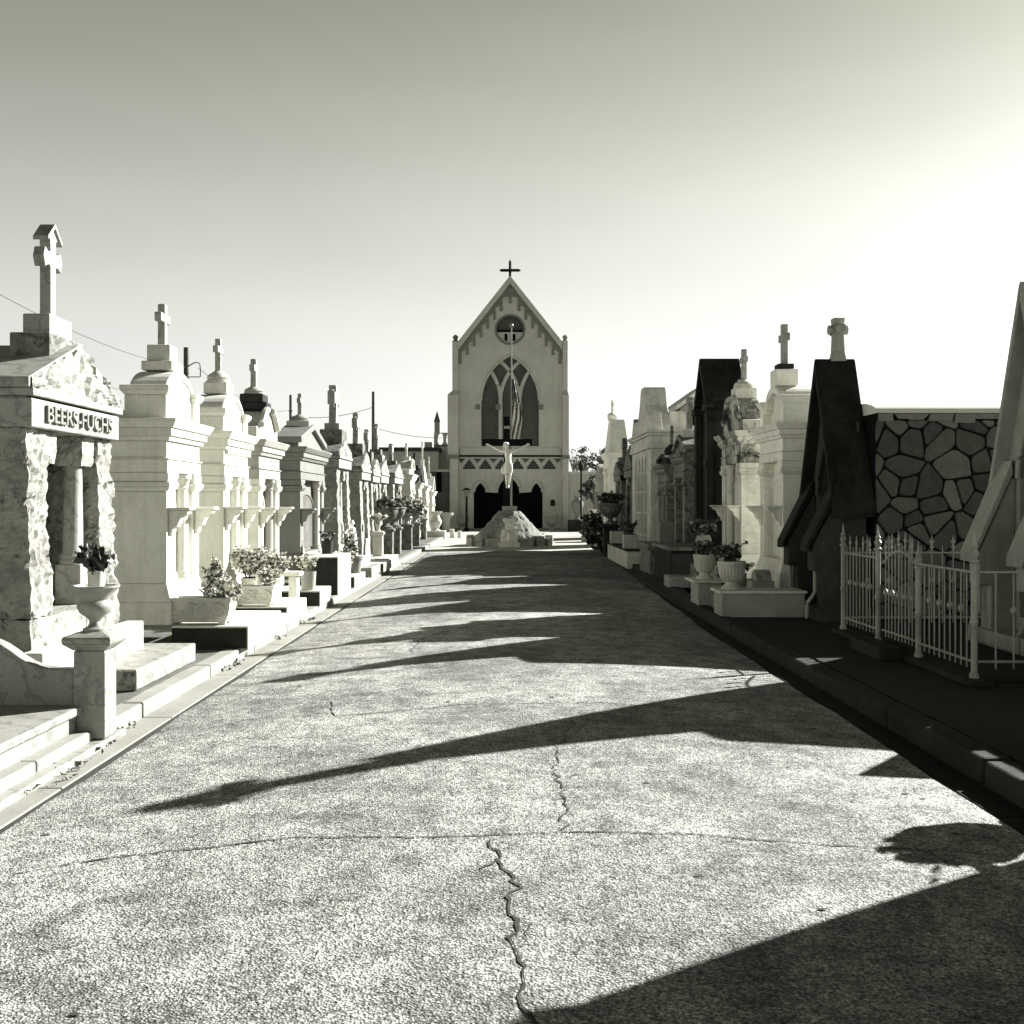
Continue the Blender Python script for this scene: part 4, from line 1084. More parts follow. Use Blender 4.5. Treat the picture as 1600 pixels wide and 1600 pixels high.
    for k in range(7):
        x0 = 721 + 25 * k
        m = MB(); m.prism([(cX(x), cZ(y)) for x, y in [(max(717.5, x0 - 6), 716.5), (min(876.5, x0 + 6), 716.5), (min(876.5, x0 + 6), 718.3), (min(876.5, x0 + 3.6), 718.3), (x0 + 3.6, 720.3), (x0 + 1.6, 720.3), (x0 + 1.6, 722.8), (x0 - 1.6, 722.8), (x0 - 1.6, 720.3), (x0 - 3.2, 720.3), (x0 - 3.2, 718.3), (max(717.5, x0 - 6), 718.3)]], 'y', -.03, -.002); m.build('frieze_wedge', 'chapel_window', t)
    for pts in (a1, a2, a3):
        m = MB(); m.tube([(x, -.03, z) for x, z in pts], .11, 6); m.build('arch_moulding', 'chapel_plaster', t)
    # buttresses
    for q, xa, xb, xc, xd, xe in ((-1, 707, 716.2, 700, 703.5, 716.6), (1, 879, 887, 888.5, 888, 878.5)):
        m = MB()
        a_, b_ = sorted((cX(xa), cX(xb)))
        m.box(a_, b_, -.25, .75, cZ(611), cZ(534))
        a2_, b2_ = sorted((cX(xe), cX(xc)))
        m.frus((a2_, b2_, -.5, .9), (a_, b_, -.25, .75), cZ(618), cZ(611) - .001)
        m.box(a2_, b2_, -.5, .9, cZ(716), cZ(618) - .001)
        a3_, b3_ = sorted((cX(xe), cX(xd)))
        m.box(a3_, b3_, -.62, 1.0, 0, cZ(716) - .001)
        m.build('buttress', 'chapel_plaster', t, bevel=.03)
        m = MB(); m.box(a2_ - .04, b2_ + .04, -.66, -.51, cZ(717.5), cZ(712)); m.build('buttress_band', 'chapel_trim', t)
        m = MB(); c = (a_ + b_) / 2
        m.lathe([(.2, 0), (.2, .06), (.11, .1), (.13, .2), (.17, .27), (.13, .36), (.04, .42)], c, .1, 10, cZ(534)); m.build('pinnacle', 'chapel_trim', t, smooth=True)
    # nave
    m = MB(); m.prism([(L + .1, 0), (Rr_ - .1, 0), (Rr_ - .1, cZ(556)), (cX(797), cZ(452)), (L + .1, cZ(556))], 'y', .602, 19); m.build('nave', 'chapel_plaster', t)
    # gable cross
    m = MB(); zc = cZ(423); c = .0; r = .085
    m.tube([(0, -.1, cZ(434)), (0, -.1, cZ(410)), (0, -.1, cZ(406.5))], [r, r, .02], 8)
    m.tube([(cX(780.5), -.1, zc), (cX(783), -.1, zc), (cX(811), -.1, zc), (cX(813.5), -.1, zc)], [.02, r, r, .02], 8)
    m.build('cross', 'black_wood', t)
    m = MB(); m.prism(lan(860, 867, cZ(790.5), cZ(784), cZ(780.5)), 'y', -.06, -.004); m.build('plaque', 'black_stone', t)
    m = MB(); m.box(L - .2, Rr_ + .2, -1.3, -.003, .0, .10); m.build('step', 'gutter', t, bevel=.02)
chapel()

# ------------------------------------------------------------------ crucifix on its mound
MY = 39.6; MX = PX(796, MY)
def lumpy(name, prof, n, mat, parent, amp, freq, cx=0, cy=0):
    m = MB(); m.lathe(prof, cx, cy, n)
    v = []
    for p in m.v:
        p = Vector(p); rr = Vector((p.x - cx, p.y - cy, 0)); d = noise.noise(p * freq) + .5 * noise.noise(p * freq * 2.3)
        if rr.length > .05: p = p + (rr.normalized() + Vector((0, 0, .4))) * amp * d
        v.append(tuple(p))
    m.v = v; return m.build(name, mat, parent)
t = thing('crucifix_mound', 'rough cement mound ringed with rugged stone blocks, carrying the black crucifix', 'mound', (MX, MY, 0))
prof = []
for k in range(26):
    u = k / 25; z = .28 + (1.27 - .28) * u; r = 1.36 - (1.36 - .38) * (u ** .85); prof.append((r + .05 * math.sin(u * 3), z))
lumpy('cone', [(1.38, 0)] + prof, 64, 'mound_dirt', t, .045, 5)
rb = random.Random(4)
nb = 16
for k in range(nb):
    a0 = 2 * PI * k / nb
    m = MB(); w = rb.uniform(.24, .29) if k % 2 else rb.uniform(.17, .22); d = rb.uniform(.12, .17); h = rb.uniform(.28, .34) if k % 2 else rb.uniform(.36, .42)
    rot = Matrix.Rotation(a0, 3, 'Z')
    b0 = len(m.v)
    m.rough(-d, d, -w, w, 0, h, .03, 6, .08)
    m.v = [tuple(rot @ Vector((x + 1.47, y, z))) for x, y, z in m.v]
    m.build('rim_stone', 'pale_cement' if k % 2 else 'marble_rough', t)
t = thing('marble_shrine', 'small white carved marble pedestal standing in front of the crucifix mound', 'pedestal', (MX, 38.0, 0))
m = MB(); m.box(-.4, .36, -.26, .26, 0, .17); m.build('base', 'white_shade_lift', t, bevel=.02)
m = MB(); m.frus((-.34, .3, -.2, .2), (-.27, .25, -.17, .17), .171, .62); m.build('body', 'statue_white', t, bevel=.03)
m = MB(); m.box(-.17, .17, -.14, .14, .621, .88); m.build('upper_block', 'statue_white', t, bevel=.015)
m = MB(); m.box(-.22, .22, -.18, .18, .881, .94); m.frus((-.22, .22, -.18, .18), (-.17, .17, -.14, .14), .94, 1.03); m.build('cap', 'statue_white', t, bevel=.02)
for q in (-1, 1):
    m = MB(); m.tube([(q * .2, -.1, .97), (q * .2, .1, .97)], .06, 10); m.build('cap_scroll', 'statue_white', t)
# carved angel in relief on its front
m = MB()
m.tube([(0, -.2, .25), (.01, -.23, .38), (0, -.22, .5), (0, -.2, .56)], [.10, .085, .06, .03], 10)
m.tube([(0, -.22, .57), (0, -.23, .60), (0, -.22, .64)], [.02, .045, .02], 8)
for q in (-1, 1): m.tube([(q * .03, -.19, .48), (q * .11, -.17, .55), (q * .17, -.16, .45), (q * .15, -.17, .33)], [.03, .05, .05, .015], 8)
m.build('angel_relief', 'statue_white', t, smooth=True)

CZ0 = 1.22
t = thing('crucifix', 'tall black wooden cross with a white statue of a bearded man in a loincloth', 'crucifix', (MX, MY, 0))
m = MB(); m.rough(-.30, .30, -.16, .16, CZ0 - .04, CZ0 + .10, .012, 9, .06); m.build('base', 'black_stone', t)
m = MB(); m.rough(-.27, .27, -.215, -.165, CZ0 + .06, CZ0 + .24, .012, 12, .04); pl = m.build('plaque', 'pale_cement', t)
m = MB(); m.box(-.28, .28, -.163, .15, CZ0 + .101, CZ0 + .26); m.build('block', 'black_stone', t, bevel=.01)
vx = PX(792.5, MY) - MX
m = MB(); m.box(vx - .135, vx + .105, -.09, .09, CZ0 + .1, PZ(651, MY)); m.build('post', 'black_wood', t, bevel=.01)
zc = PZ(691.5, MY)
m = MB(); m.box(PX(753.5, MY) - MX, vx - .136, -.085, .085, zc - .13, zc + .13); m.box(vx + .106, PX(832, MY) - MX, -.085, .085, zc - .13, zc + .13); m.build('crossbeam', 'black_wood', t, bevel=.01)
m = MB(); m.box(vx - .125, vx + .125, -.115, -.092, PZ(671.5, MY), PZ(664.5, MY)); nb_ = m.build('name_board', 'black_wood', t)
text_mesh('INRI', .21, .10, .004, 'lettering', 'statue_white', nb_, Matrix.Translation((vx - .01, -.118, PZ(668, MY))) @ FACE_Y.to_4x4())

def skin_figure(name, mat, parent, V, E, radii, root=0, sub=2):
    me = bpy.data.meshes.new(name); me.from_pydata(V, E, []); me.materials.append(MATS[mat])
    o = bpy.data.objects.new(name, me); col.objects.link(o); o.parent = parent
    md = o.modifiers.new('skin', 'SKIN'); md.use_smooth_shade = True
    if not me.skin_vertices: me.skin_vertices.new()
    for i, r in enumerate(radii):
        me.skin_vertices[0].data[i].radius = r if isinstance(r, tuple) else (r, r)
        me.skin_vertices[0].data[i].use_root = (i == root)
    ms = o.modifiers.new('sub', 'SUBSURF'); ms.levels = sub; ms.render_levels = sub
    return o
def christ():
    V, E, Rd = [], [], []
    def P(x, y, z, r, par=None):
        V.append((x, y, z)); Rd.append(r); i = len(V) - 1
        if par is not None: E.append((par, i))
        return i
    y0 = -.20; hz = PZ(762, MY)          # feet height
    k = 1.0
    cx = vx + .02
    pel = P(cx + .01, y0, hz + .84, (.135, .10))
    bel = P(cx + .02, y0 - .01, hz + 1.0, (.115, .085), pel)
    che = P(cx + .01, y0 - .03, hz + 1.20, (.15, .10), bel)
    nec0 = P(cx - .01, y0 - .01, hz + 1.36, (.10, .075), che)
    nec = P(cx - .03, y0 - .03, hz + 1.44, .05, nec0)
    hd0 = P(cx - .05, y0 - .07, hz + 1.50, (.065, .072), nec)
    hd1 = P(cx - .065, y0 - .10, hz + 1.57, (.078, .092), hd0)
    hd2 = P(cx - .072, y0 - .09, hz + 1.65, (.06, .07), hd1)
    for q in (-1, 1):
        sh = P(cx + q * .17, y0 + .0, hz + 1.34, .062, nec0)
        el = P(cx + q * .42, y0 + .05, hz + 1.44, .043, sh)
        wr = P(cx + q * .655, y0 + .085, hz + 1.565, .028, el)
        pm = P(cx + q * .71, y0 + .08, hz + 1.585, (.022, .036), wr)
        pk = P(cx + q * .745, y0 + .08, hz + 1.595, (.018, .038), pm)
        for f, (dz, L_) in enumerate(((.032, .068), (.012, .08), (-.010, .075), (-.030, .058))):
            f1 = P(cx + q * (.755 + L_ * .45), y0 + .072, hz + 1.60 + dz, .0095, pk)
            f2 = P(cx + q * (.755 + L_ * .85), y0 + .045, hz + 1.605 + dz, .0075, f1)
        th = P(cx + q * .725, y0 + .05, hz + 1.63, .0105, pm); P(cx + q * .75, y0 + .03, hz + 1.655, .008, th)
        hp = P(cx + q * .085, y0, hz + .76, .088, pel)
        kn = P(cx + q * .068 + .01, y0 - .11, hz + .44, .058, hp)
        ca = P(cx + q * .058 + .005, y0 - .05, hz + .30, .052, kn)
        an = P(cx + q * .036 - .005, y0 - .02, hz + .085, .034, ca)
        P(cx + q * .03 - .008, y0 - .12, hz - .02, (.036, .022), an)
    b = skin_figure('body', 'statue_white', t, V, E, Rd)
    # face, hair and beard
    m = MB(); hx, hy, hzz = cx - .066, y0 - .10, hz + 1.575
    m.tube([(hx, hy - .085, hzz + .035), (hx, hy - .105, hzz + .0), (hx, hy - .085, hzz - .012)], [.008, .015, .006], 6)
    for q in (-1, 1):
        m.tube([(hx + q * .016, hy - .085, hzz + .03), (hx + q * .045, hy - .074, hzz + .03)], .008, 6)
    m.tube([(hx - .02, hy - .085, hzz - .035), (hx + .02, hy - .085, hzz - .035)], .006, 6)
    m.build('face', 'statue_white', b)
    m = MB()
    m.tube([(hx, hy - .06, hzz - .05), (hx, hy - .06, hzz - .10), (hx, hy - .05, hzz - .13)], [.045, .035, .01], 8)
    m.tube([(hx, hy + .02, hzz + .10), (hx, hy + .03, hzz + .06), (hx, hy + .05, hzz - .04), (hx, hy + .06, hzz - .16)], [.05, .092, .09, .05], 12)
    for q in (-1, 1): m.tube([(hx + q * .05, hy - .02, hzz + .08), (hx + q * .088, hy, hzz + .01), (hx + q * .085, hy + .0, hzz - .10), (hx + q * .075, hy - .01, hzz - .19)], [.03, .035, .03, .012], 8)
    m.build('hair', 'statue_white', b, smooth=True)
    m = MB(); n = 28; rings = []
    for (z, rx, ry, ox) in ((.90, .15, .115, 0), (.84, .165, .13, 0), (.74, .175, .145, -.005), (.64, .178, .155, -.01), (.56, .172, .15, -.02)):
        rings.append([(cx + ox + .01 + rx * math.cos(a) * (1 + .05 * math.sin(9 * a)), y0 - .02 + ry * math.sin(a) * (1 + .07 * math.sin(9 * a)), hz + z - (.05 * math.sin(a * .5) if z < .6 else 0)) for a in [2 * PI * k_ / n for k_ in range(n)]])
    for rgn in rings: m.v += rgn
    for i in range(len(rings) - 1):
        for k_ in range(n): m.face((i * n + k_, i * n + (k_ + 1) % n, (i + 1) * n + (k_ + 1) % n, (i + 1) * n + k_))
    m.tube([(cx - .15, y0 - .02, hz + .85), (cx - .19, y0 - .06, hz + .74), (cx - .20, y0 - .06, hz + .58), (cx - .18, y0 - .05, hz + .49)], [.03, .05, .055, .02], 8)
    m.build('loincloth', 'statue_white', b, smooth=True)
christ()

# ------------------------------------------------------------------ flagpole with drooping flag
FY = 59.2; fx = PX(799, FY)
t = thing('flagpole', 'slim pale flagpole with a ball finial, standing between the crucifix and the chapel', 'flagpole', (fx, FY, 0))
m = MB(); m.lathe([(.065, 0), (.055, 4), (.036, PZ(512, FY))], 0, 0, 12); m.build('pole', 'metal_bright', t, smooth=True)
m = MB(); m.lathe([(.12 * math.sin(PI * k / 10) + .002, .12 - .12 * math.cos(PI * k / 10)) for k in range(11)], 0, 0, 14, PZ(512, FY)); m.build('ball_finial', 'metal_bright', t, smooth=True)
m = MB(); nu, nv = 26, 40
zt, zb = PZ(590, FY), PZ(687, FY)
for j in range(nv + 1):
    s = j / nv
    wdt = .14 + .50 * min(1, s * 1.5)
    for i in range(nu + 1):
        u = i / nu
        m.v.append((.05 + wdt * u * (.9 + .1 * math.sin(s * 5)) , .12 * math.sin(u * 15 + s * 2) * (.4 + .6 * u), zt + (zb - zt) * (s * (1 - .06 * u) + .05 * u) + .03 * math.sin(u * 15)))
for j in range(nv):
    for i in range(nu):
        s, u = j / nv, i / nu
        q = s + u * .35
        if s < .36: m.cur = 1 if (i * 7 + j * 3) % 11 == 0 else 0
        else: m.cur = int((u * 4.5 + s * 4.6) % 2)
        m.face((j * (nu + 1) + i, j * (nu + 1) + i + 1, (j + 1) * (nu + 1) + i + 1, (j + 1) * (nu + 1) + i))
fo = m.build('flag', ['flag_dark', 'flag_white'], None, smooth=False, recalc=False)
fo.location = (fx, FY, 0)
tag(fo, 'limp striped flag with a dark starred corner, hanging from the pale flagpole', 'flag')

# ------------------------------------------------------------------ far walls, houses, trees, poles
t = thing('side_wall', 'dark shaded wall wing joining the left side of the chapel', 'wall', (PX(688, 61), 61.5, 0))
m = MB(); m.box(-.75, .95, 0, .6, 0, PZ(737, 61)); m.build('wall', 'wall_dark', t, bevel=.02)
m = MB(); m.box(-.8, 1.0, -.06, .66, PZ(737, 61) + .001, PZ(733, 61)); m.build('cap', 'wall_far', t, bevel=.02)
m = MB(); m.prism([(-.25, 2.2), (.05, 2.2), (.05, 3.3), (-.1, 3.55), (-.25, 3.3)], 'y', -.05, -.002); m.build('niche', 'black_void', t)
t = thing('side_wall', 'pale shaded wall joining the right side of the chapel', 'wall', (PX(905, 61), 61.5, 0))
m = MB(); m.box(-.9, 9, 0, .6, 0, PZ(741, 61)); m.build('wall', 'chapel_plaster', t, bevel=.02)
m = MB(); m.box(-.95, 9.1, -.06, .66, PZ(741, 61) + .001, PZ(736, 61)); m.build('cap', 'white_paint', t, bevel=.02)
TD = 72.0
t = thing('gate_tower', 'pale gothic gate tower with twin openings and a pointed pinnacle behind the left wall', 'tower', (PX(693, TD), TD, 0))
h = PZ(676, TD)
holes = [[(x + .26 * math.cos(a) * .8, PZ(686, TD) + .42 * math.sin(a)) for a in [k * PI / 8 for k in range(16)]] for x in (-.22, .36)]
holed_wall([(-.65, 0), (2.2, 0), (2.2, h), (-.65, h)], holes, 0, .5, 'y').build('wall', 'roof_white', t)
m = MB(); m.box(-.66, 2.2, -.06, -.002, PZ(697, TD), PZ(695, TD)); m.build('string_course', 'chapel_trim', t)
m = MB(); m.box(-.62, -.28, .05, .4, h, h + .75); m.build('pinnacle_shaft', 'chapel_plaster', t)
m = MB(); m.frus((-.66, -.24, .0, .44), (-.455, -.445, .22, .23), h + .751, h + 1.5); m.build('pinnacle_cap', 'chapel_trim', t)
m = MB(); m.box(1.1, 2.2, .1, .5, h + .001, h + .28); m.build('parapet', 'wall_far', t)
t = thing('flat_house', 'long flat-roofed pale building with a small chimney behind the left row', 'house', (PX(640, 70), 70, 0))
m = MB(); m.box(-2.0, 1.9, 0, 8, 0, PZ(705, 70)); m.build('wall', 'roof_white', t, bevel=.03)
m = MB(); m.box(-2.1, 2.0, -.1, 8.1, PZ(705, 70) + .001, PZ(699, 70)); m.build('roof', 'wall_dark', t)
m = MB(); m.box(.95, 1.4, .4, 1.2, PZ(699, 70) + .001, PZ(690, 70)); m.build('chimney', 'chapel_plaster', t)
t = thing('back_wall', 'long cement vault wall closing the cemetery behind the left row', 'wall', (-9.2, 0, 0))
m = MB(); m.box(-.8, 0, -4, 58, 0, 1.9); m.build('wall', 'wall_far', t); m = MB(); m.box(-.9, .1, -4.1, 58.1, 1.901, 2.05); m.build('cap', 'wall_dark', t)
t = thing('back_wall', 'long cement vault wall closing the cemetery behind the right row', 'wall', (11.2, 0, 0))
m = MB(); m.box(0, .8, -4, 58, 0, 1.9); m.build('wall', 'wall_far', t); m = MB(); m.box(-.1, .9, -4.1, 58.1, 1.901, 2.05); m.build('cap', 'wall_dark', t)

def pole(label, px, pytop, D, arms=True, kind='utility pole'):
    x = PX(px, D); t = thing('utility_pole', label, kind, (x, D, 0))
    h = PZ(pytop, D)
    m = MB(); m.lathe([(.11, 0), (.075, h)], 0, 0, 10); m.build('pole', 'pole_grey', t, smooth=True)
    return t, h
t, h = pole('dark utility pole with a curved lamp bracket behind the square-block cross tomb', 291, 543, 30)
m = MB(); z = h - .5
m.tube([(0, 0, z - .1), (.1, 0, z), (.25, 0, z + .08), (.38, 0, z + .06), (.40, 0, z - .1), (.40, 0, z - .32)], .016, 6); m.tube([(0, 0, z - .33), (.40, 0, z - .33)], .014, 6); m.build('lamp_bracket', 'pole_grey', t)
m = MB(); z = h - 1.4
m.tube([(.1, 0, z - .1), (.2, 0, z + .06), (.38, 0, z + .04), (.40, 0, z - .3)], .016, 6); m.build('lower_bracket', 'pole_grey', t)
t2, h2 = pole('bare dark utility pole beside the stubby stone cross', 454, 617, 60)
m = MB(); m.tube([(-.1, 0, h2 - .9), (.1, 0, h2 - .9)], .05, 6); m.build('insulator', 'pole_grey', t2)
t3, h3 = pole('tall bare utility pole rising between the marble crosses of the left row', 583, 612, 62)
def wire(label, pts, sag=.4, r=.011):
    m = MB(); P = []
    for a, b in zip(pts[:-1], pts[1:]):
        a, b = Vector(a), Vector(b)
        for k in range(14):
            u = k / 14; p = a.lerp(b, u); p.z -= sag * 4 * u * (1 - u); P.append(p)
    P.append(Vector(pts[-1])); m.tube(P, r, 5)
    tag(m.build('cable', 'pole_grey'), label, 'cable')
wire('thin cable sagging from the rock-faced tomb to the lamp bracket pole, upper', [(PX(0, 18), 18, PZ(460, 18)), (PX(291, 30), 30, PZ(574, 30))], .2, .008)
wire('thin cable sagging from the rock-faced tomb to the lamp bracket pole, lower', [(PX(0, 18), 18, PZ(555, 18)), (PX(300, 30), 30, PZ(618, 30))], .2, .008)
wire('thin cable running from the lamp bracket pole down behind the dentil cornice tomb', [(PX(310, 30), 30, PZ(575, 30)), (PX(454, 60), 60, PZ(640, 60))], .5, .010)
wire('thin cable slung between the two bare utility poles', [(PX(454, 60), 60, PZ(650, 60)), (PX(583, 62), 62, PZ(636, 62))], .3, .016)
wire('thin cable running from the tall bare pole towards the gate tower', [(PX(583, 62), 62, PZ(668, 62)), (PX(720, 76), 76, PZ(682, 76))], .3, .016)

def tree(label, px, D, zb, zt, rad, seed, leaf='leaf_dark', group='trees beyond the chapel wall', dens=500, lsize=.13):
    r = random.Random(seed); t = thing('tree', label, 'tree', (PX(px, D), D, 0), 0, group)
    m = MB(); m.tube([(0, 0, 0), (.05, 0, zb * .6), (0, .05, zb)], [.16, .12, .09], 8)
    tips = []
    for k in range(11):
        a = r.random() * 6.28; L_ = r.uniform(.5, 1.0); z0 = zb * r.uniform(.6, 1.0)
        tip = Vector((rad * L_ * math.cos(a), rad * L_ * math.sin(a), zb + (zt - zb) * r.uniform(.2, 1)))
        mid = Vector((0, 0, z0)).lerp(tip, .5) + Vector((0, 0, .15))
        m.tube([(0, 0, z0), mid, tip], [.07, .04, .012], 6); tips.append(tip); tips.append(mid.lerp(tip, .5))
    m.build('trunk', 'pole_grey', t)
    m = MB()
    for tip in tips:
        nn = int(dens / len(tips) * r.uniform(.4, 1.6)); rr = r.uniform(.25, .5) * rad * .62
        for k in range(nn):
            d = Vector((r.gauss(0, 1), r.gauss(0, 1), r.gauss(0, .7))) * rr * .5
            m.leaf(tip + d, lsize * r.uniform(.6, 1.3), r)
    m.build('crown', leaf, t, recalc=False)
tree('sparse half-bare tree over the pale wall right of the chapel', 903, 70, 3.2, 5.2, 1.1, 3, dens=160, lsize=.09)
tree('bushy dark tree beside the obelisk-topped tomb, over the pale wall', 924, 66, 3.1, 4.9, 1.2, 8, dens=900, lsize=.12)
tree('round clipped dark tree in front of the right chapel wall', 930, 50, 1.7, 2.9, .75, 12, dens=1500, lsize=.09, group='shrubby trees before the chapel')

t = thing('street_lamp', 'dark lamp post with a square lantern left of the chapel doors', 'street lamp', (PX(729, 59), 59, 0))
m = MB(); m.lathe([(.16, 0), (.16, .12), (.09, .2), (.07, .3), (.06, 1.9), (.08, 1.92)], 0, 0, 12); m.build('post', 'black_stone', t, smooth=True)
m = MB(); m.frus((-.1, .1, -.1, .1), (-.2, .2, -.2, .2), 1.921, 2.28); m.build('lantern', 'chapel_trim', t); m = MB(); m.frus((-.25, .25, -.25, .25), (-.06, .06, -.06, .06), 2.281, 2.42); m.build('cap', 'black_stone', t)
t = thing('lamp_post', 'thin black lamp post against the pale wall right of the chapel', 'lamp post', (PX(908, 56), 56, 0))
m = MB(); m.lathe([(.13, 0), (.12, .15), (.06, .25), (.05, 3.2), (.08, 3.25)], 0, 0, 12); m.build('post', 'black_stone', t, smooth=True)
m = MB(); m.lathe([(.06, 3.251), (.13, 3.4), (.12, 3.6), (.03, 3.75)], 0, 0, 10); m.build('lantern', 'black_stone', t, smooth=True)

# ------------------------------------------------------------------ planters, urns, vases and what grows in them
def bloom(name, label, cat, blobs, n, seed, petals=.6, size=.035, leaf='leaf_mid', petal='petal_white', group=None, stems=None):
    """a bunch of leaves and five-petalled flowers filling a few overlapping blobs"""
    r = random.Random(seed); m = MB()
    tot = sum(b[3] * b[4] for b in blobs)
    for (x, y, z, rx, rz) in blobs:
        k = int(n * rx * rz / tot)
        for i in range(k):
            d = Vector((r.gauss(0, 1), r.gauss(0, 1), r.gauss(0, 1)))
            d = d.normalized() * (r.random() ** .45)
            p = (x + d.x * rx * r.uniform(.75, 1.25), y + d.y * rx * r.uniform(.75, 1.25), z + d.z * rz * r.uniform(.8, 1.25))
            if r.random() < petals and d.length > .45:
                m.cur = 1; m.flower(p, size * r.uniform(.45, 1.3), r)
            else:
                m.cur = 0; m.leaf(p, size * r.uniform(.5, 1.9), r)
    m.cur = 0
    b0 = blobs[0]
    for i in range(7):                      # a few sprigs that stick out of the bunch
        b = r.choice(blobs); a = r.random() * 6.28
        tip = Vector((b[0] + math.cos(a) * b[3] * 1.35, b[1] + math.sin(a) * b[3] * 1.35, b[2] + b[4] * r.uniform(.2, 1.5)))
        m.tube([(b[0], b[1], b[2]), tip], .003, 4)
        for q in range(6):
            p = Vector((b[0], b[1], b[2])).lerp(tip, .55 + .09 * q); m.cur = 1 if (q > 3 and petals > .3) else 0
            (m.flower if m.cur else m.leaf)(p, size * r.uniform(.7, 1.2), r)
        m.cur = 0
    for i in range(10):
        b = r.choice(blobs); base = stems or (b0[0], b0[1], b0[2] - b0[4])
        m.tube([base, (b[0] + r.gauss(0, .3) * b[3], b[1] + r.gauss(0, .3) * b[3], b[2] + b[4] * .3)], .004, 4)
    o = m.build(name, [leaf, petal], None, recalc=False)
    return tag(o, label, cat, group)

def trough(label, x0, x1, yc, z0, h, w, mat='white_old'):
    t = thing('trough_planter', label, 'planter', ((x0 + x1) / 2, yc, z0), 0, 'oblong relief planters'); L_ = (x1 - x0) / 2; hw = w / 2
    m = MB()
    prof = [(.80, .0), (.80, .04), (.82, .06), (.90, .14), (.955, .24), (.965, .62), (.97, .80), (1.0, .82), (1.0, 1.0)]
    prof = [(.82, .09), (.84, .16), (.90, .34), (.95, .60), (.965, .84), (1.0, .86), (1.0, 1.0)]
    n = len(prof)
    for s, z in prof:
        sw = hw - (1 - s) * L_ * .55
        m.v += [(-L_ * s, -sw, h * z), (L_ * s, -sw, h * z), (L_ * s, sw, h * z), (-L_ * s, sw, h * z)]
    e = .035
    m.v += [(-L_ + e, -hw + e, h), (L_ - e, -hw + e, h), (L_ - e, hw - e, h), (-L_ + e, hw - e, h)]
    m.v += [(-L_ + e, -hw + e, h * .86), (L_ - e, -hw + e, h * .86), (L_ - e, hw - e, h * .86), (-L_ + e, hw - e, h * .86)]
    for i in range(n + 1):
        for k in range(4): m.face((i * 4 + k, i * 4 + (k + 1) % 4, i * 4 + 4 + (k + 1) % 4, i * 4 + 4 + k))
    m.face((3, 2, 1, 0)); k = (n + 1) * 4; m.face((k, k + 1, k + 2, k + 3))
    m.build('trough', mat, t, bevel=.006)
    for q in (-1, 1):
        for p in (-1, 1):
            m = MB(); a, b = sorted((q * L_ * .82, q * L_ * .62)); c, d = sorted((p * (hw - .17 * L_ * .55), p * (hw * .4)))
            m.box(a, b, c, d, 0, h * .092); m.build('foot', mat, t, bevel=.004)
    m = MB(); m.box(-L_ + e + .001, L_ - e - .001, -hw + e + .001, hw - e - .001, h * .80, h * .90); m.build('soil', 'soil', t)
    # scroll relief on the long sides
    m = MB()
    def yy(z): 
        s = .84 + (.965 - .84) * min(1, max(0, (z / h - .16) / .6)); return -(hw - (1 - s) * L_ * .55) - .004
    def spiral(cx, cz, r0, turns, dirn, ph):
        pts = []
        for k in range(26):
            u = k / 25; a = ph + dirn * u * turns * 2 * PI; r = r0 * (1 - .85 * u); z = cz + r * math.sin(a); pts.append((cx + r * 1.25 * math.cos(a), yy(z), z))
        return pts
    for cx, d in ((-.58, 1), (-.16, -1), (.22, 1), (.60, -1)):
        m.tube(spiral(cx * L_, h * .5, h * .27, 1.4, d, PI / 2), [.018 * (1 - .5 * k / 25) for k in range(26)], 6)
        m.tube([(cx * L_ + h * .30 * math.cos(a), yy(h * .5 + h * .2 * math.sin(a)), h * .47 + h * .22 * math.sin(a)) for a in [PI * .9 + k * PI * .12 for k in range(10)]], .012, 6)
    m.build('scroll_relief', mat, t)
    return t
trough('pale oblong planter with scroll relief, nearest one, in front of the square-block cross tomb', -3.54, -2.80, 10.98, .346, .28, .30)
bloom('flowering_plant', 'conical bunch of white flowers at the end of the nearest oblong planter', 'flowers', [(-2.98, 10.98, .70, .17, .12), (-2.86, 10.98, .67, .14, .10), (-3.0, 10.98, .84, .11, .11), (-3.0, 10.98, .94, .05, .08)], 2000, 1, size=.02, stems=(-2.97, 10.98, .58))
trough('pale oblong planter with scroll relief, farther one, before the two fluted white vases', -3.36, -2.82, 13.05, .331, .25, .28)
bloom('flowering_plant', 'small tuft of pale flowers in the farther oblong planter', 'flowers', [(-2.93, 13.05, .68, .10, .11)], 600, 2, petals=.5, size=.019, stems=(-2.93, 13.05, .56))
def fluted_vase(label, x, y, z0, h, r, mat='statue_white'):
    t = thing('fluted_vase', label, 'vase', (x, y, z0), 0, 'fluted white vases')
    m = MB(); m.lathe([(r * 1.0, 0), (r * 1.0, h * .06), (r * .86, h * .10), (r * .88, h * .5), (r * .9, h * .86), (r * 1.02, h * .9), (r * 1.02, h * .98), (r * .9, h)], 0, 0, 48, 0, .045, 12); m.build('vase', mat, t, smooth=True)
    m = MB(); m.lathe([(r * .8, 0), (r * .8, .01)], 0, 0, 16, h + .001); m.build('soil', 'soil', t)
fluted_vase('left one of the two fluted white vases behind the farther oblong planter', -3.26, 13.5, .331, .31, .105)
fluted_vase('right one of the two fluted white vases behind the farther oblong planter', -2.95, 13.5, .331, .31, .105)
bloom('flowering_plant', 'wide spray of white flowers in the left fluted white vase', 'flowers', [(-3.24, 13.5, .80, .19, .13), (-3.34, 13.5, .92, .16, .12), (-3.10, 13.5, .88, .16, .14)], 2400, 3, petals=.7, size=.021, stems=(-3.26, 13.5, .64))
bloom('flowering_plant', 'spray of white flowers in the right fluted white vase', 'flowers', [(-2.94, 13.5, .79, .16, .12), (-2.84, 13.5, .84, .12, .12)], 1500, 4, petals=.66, size=.021, stems=(-2.95, 13.5, .64))

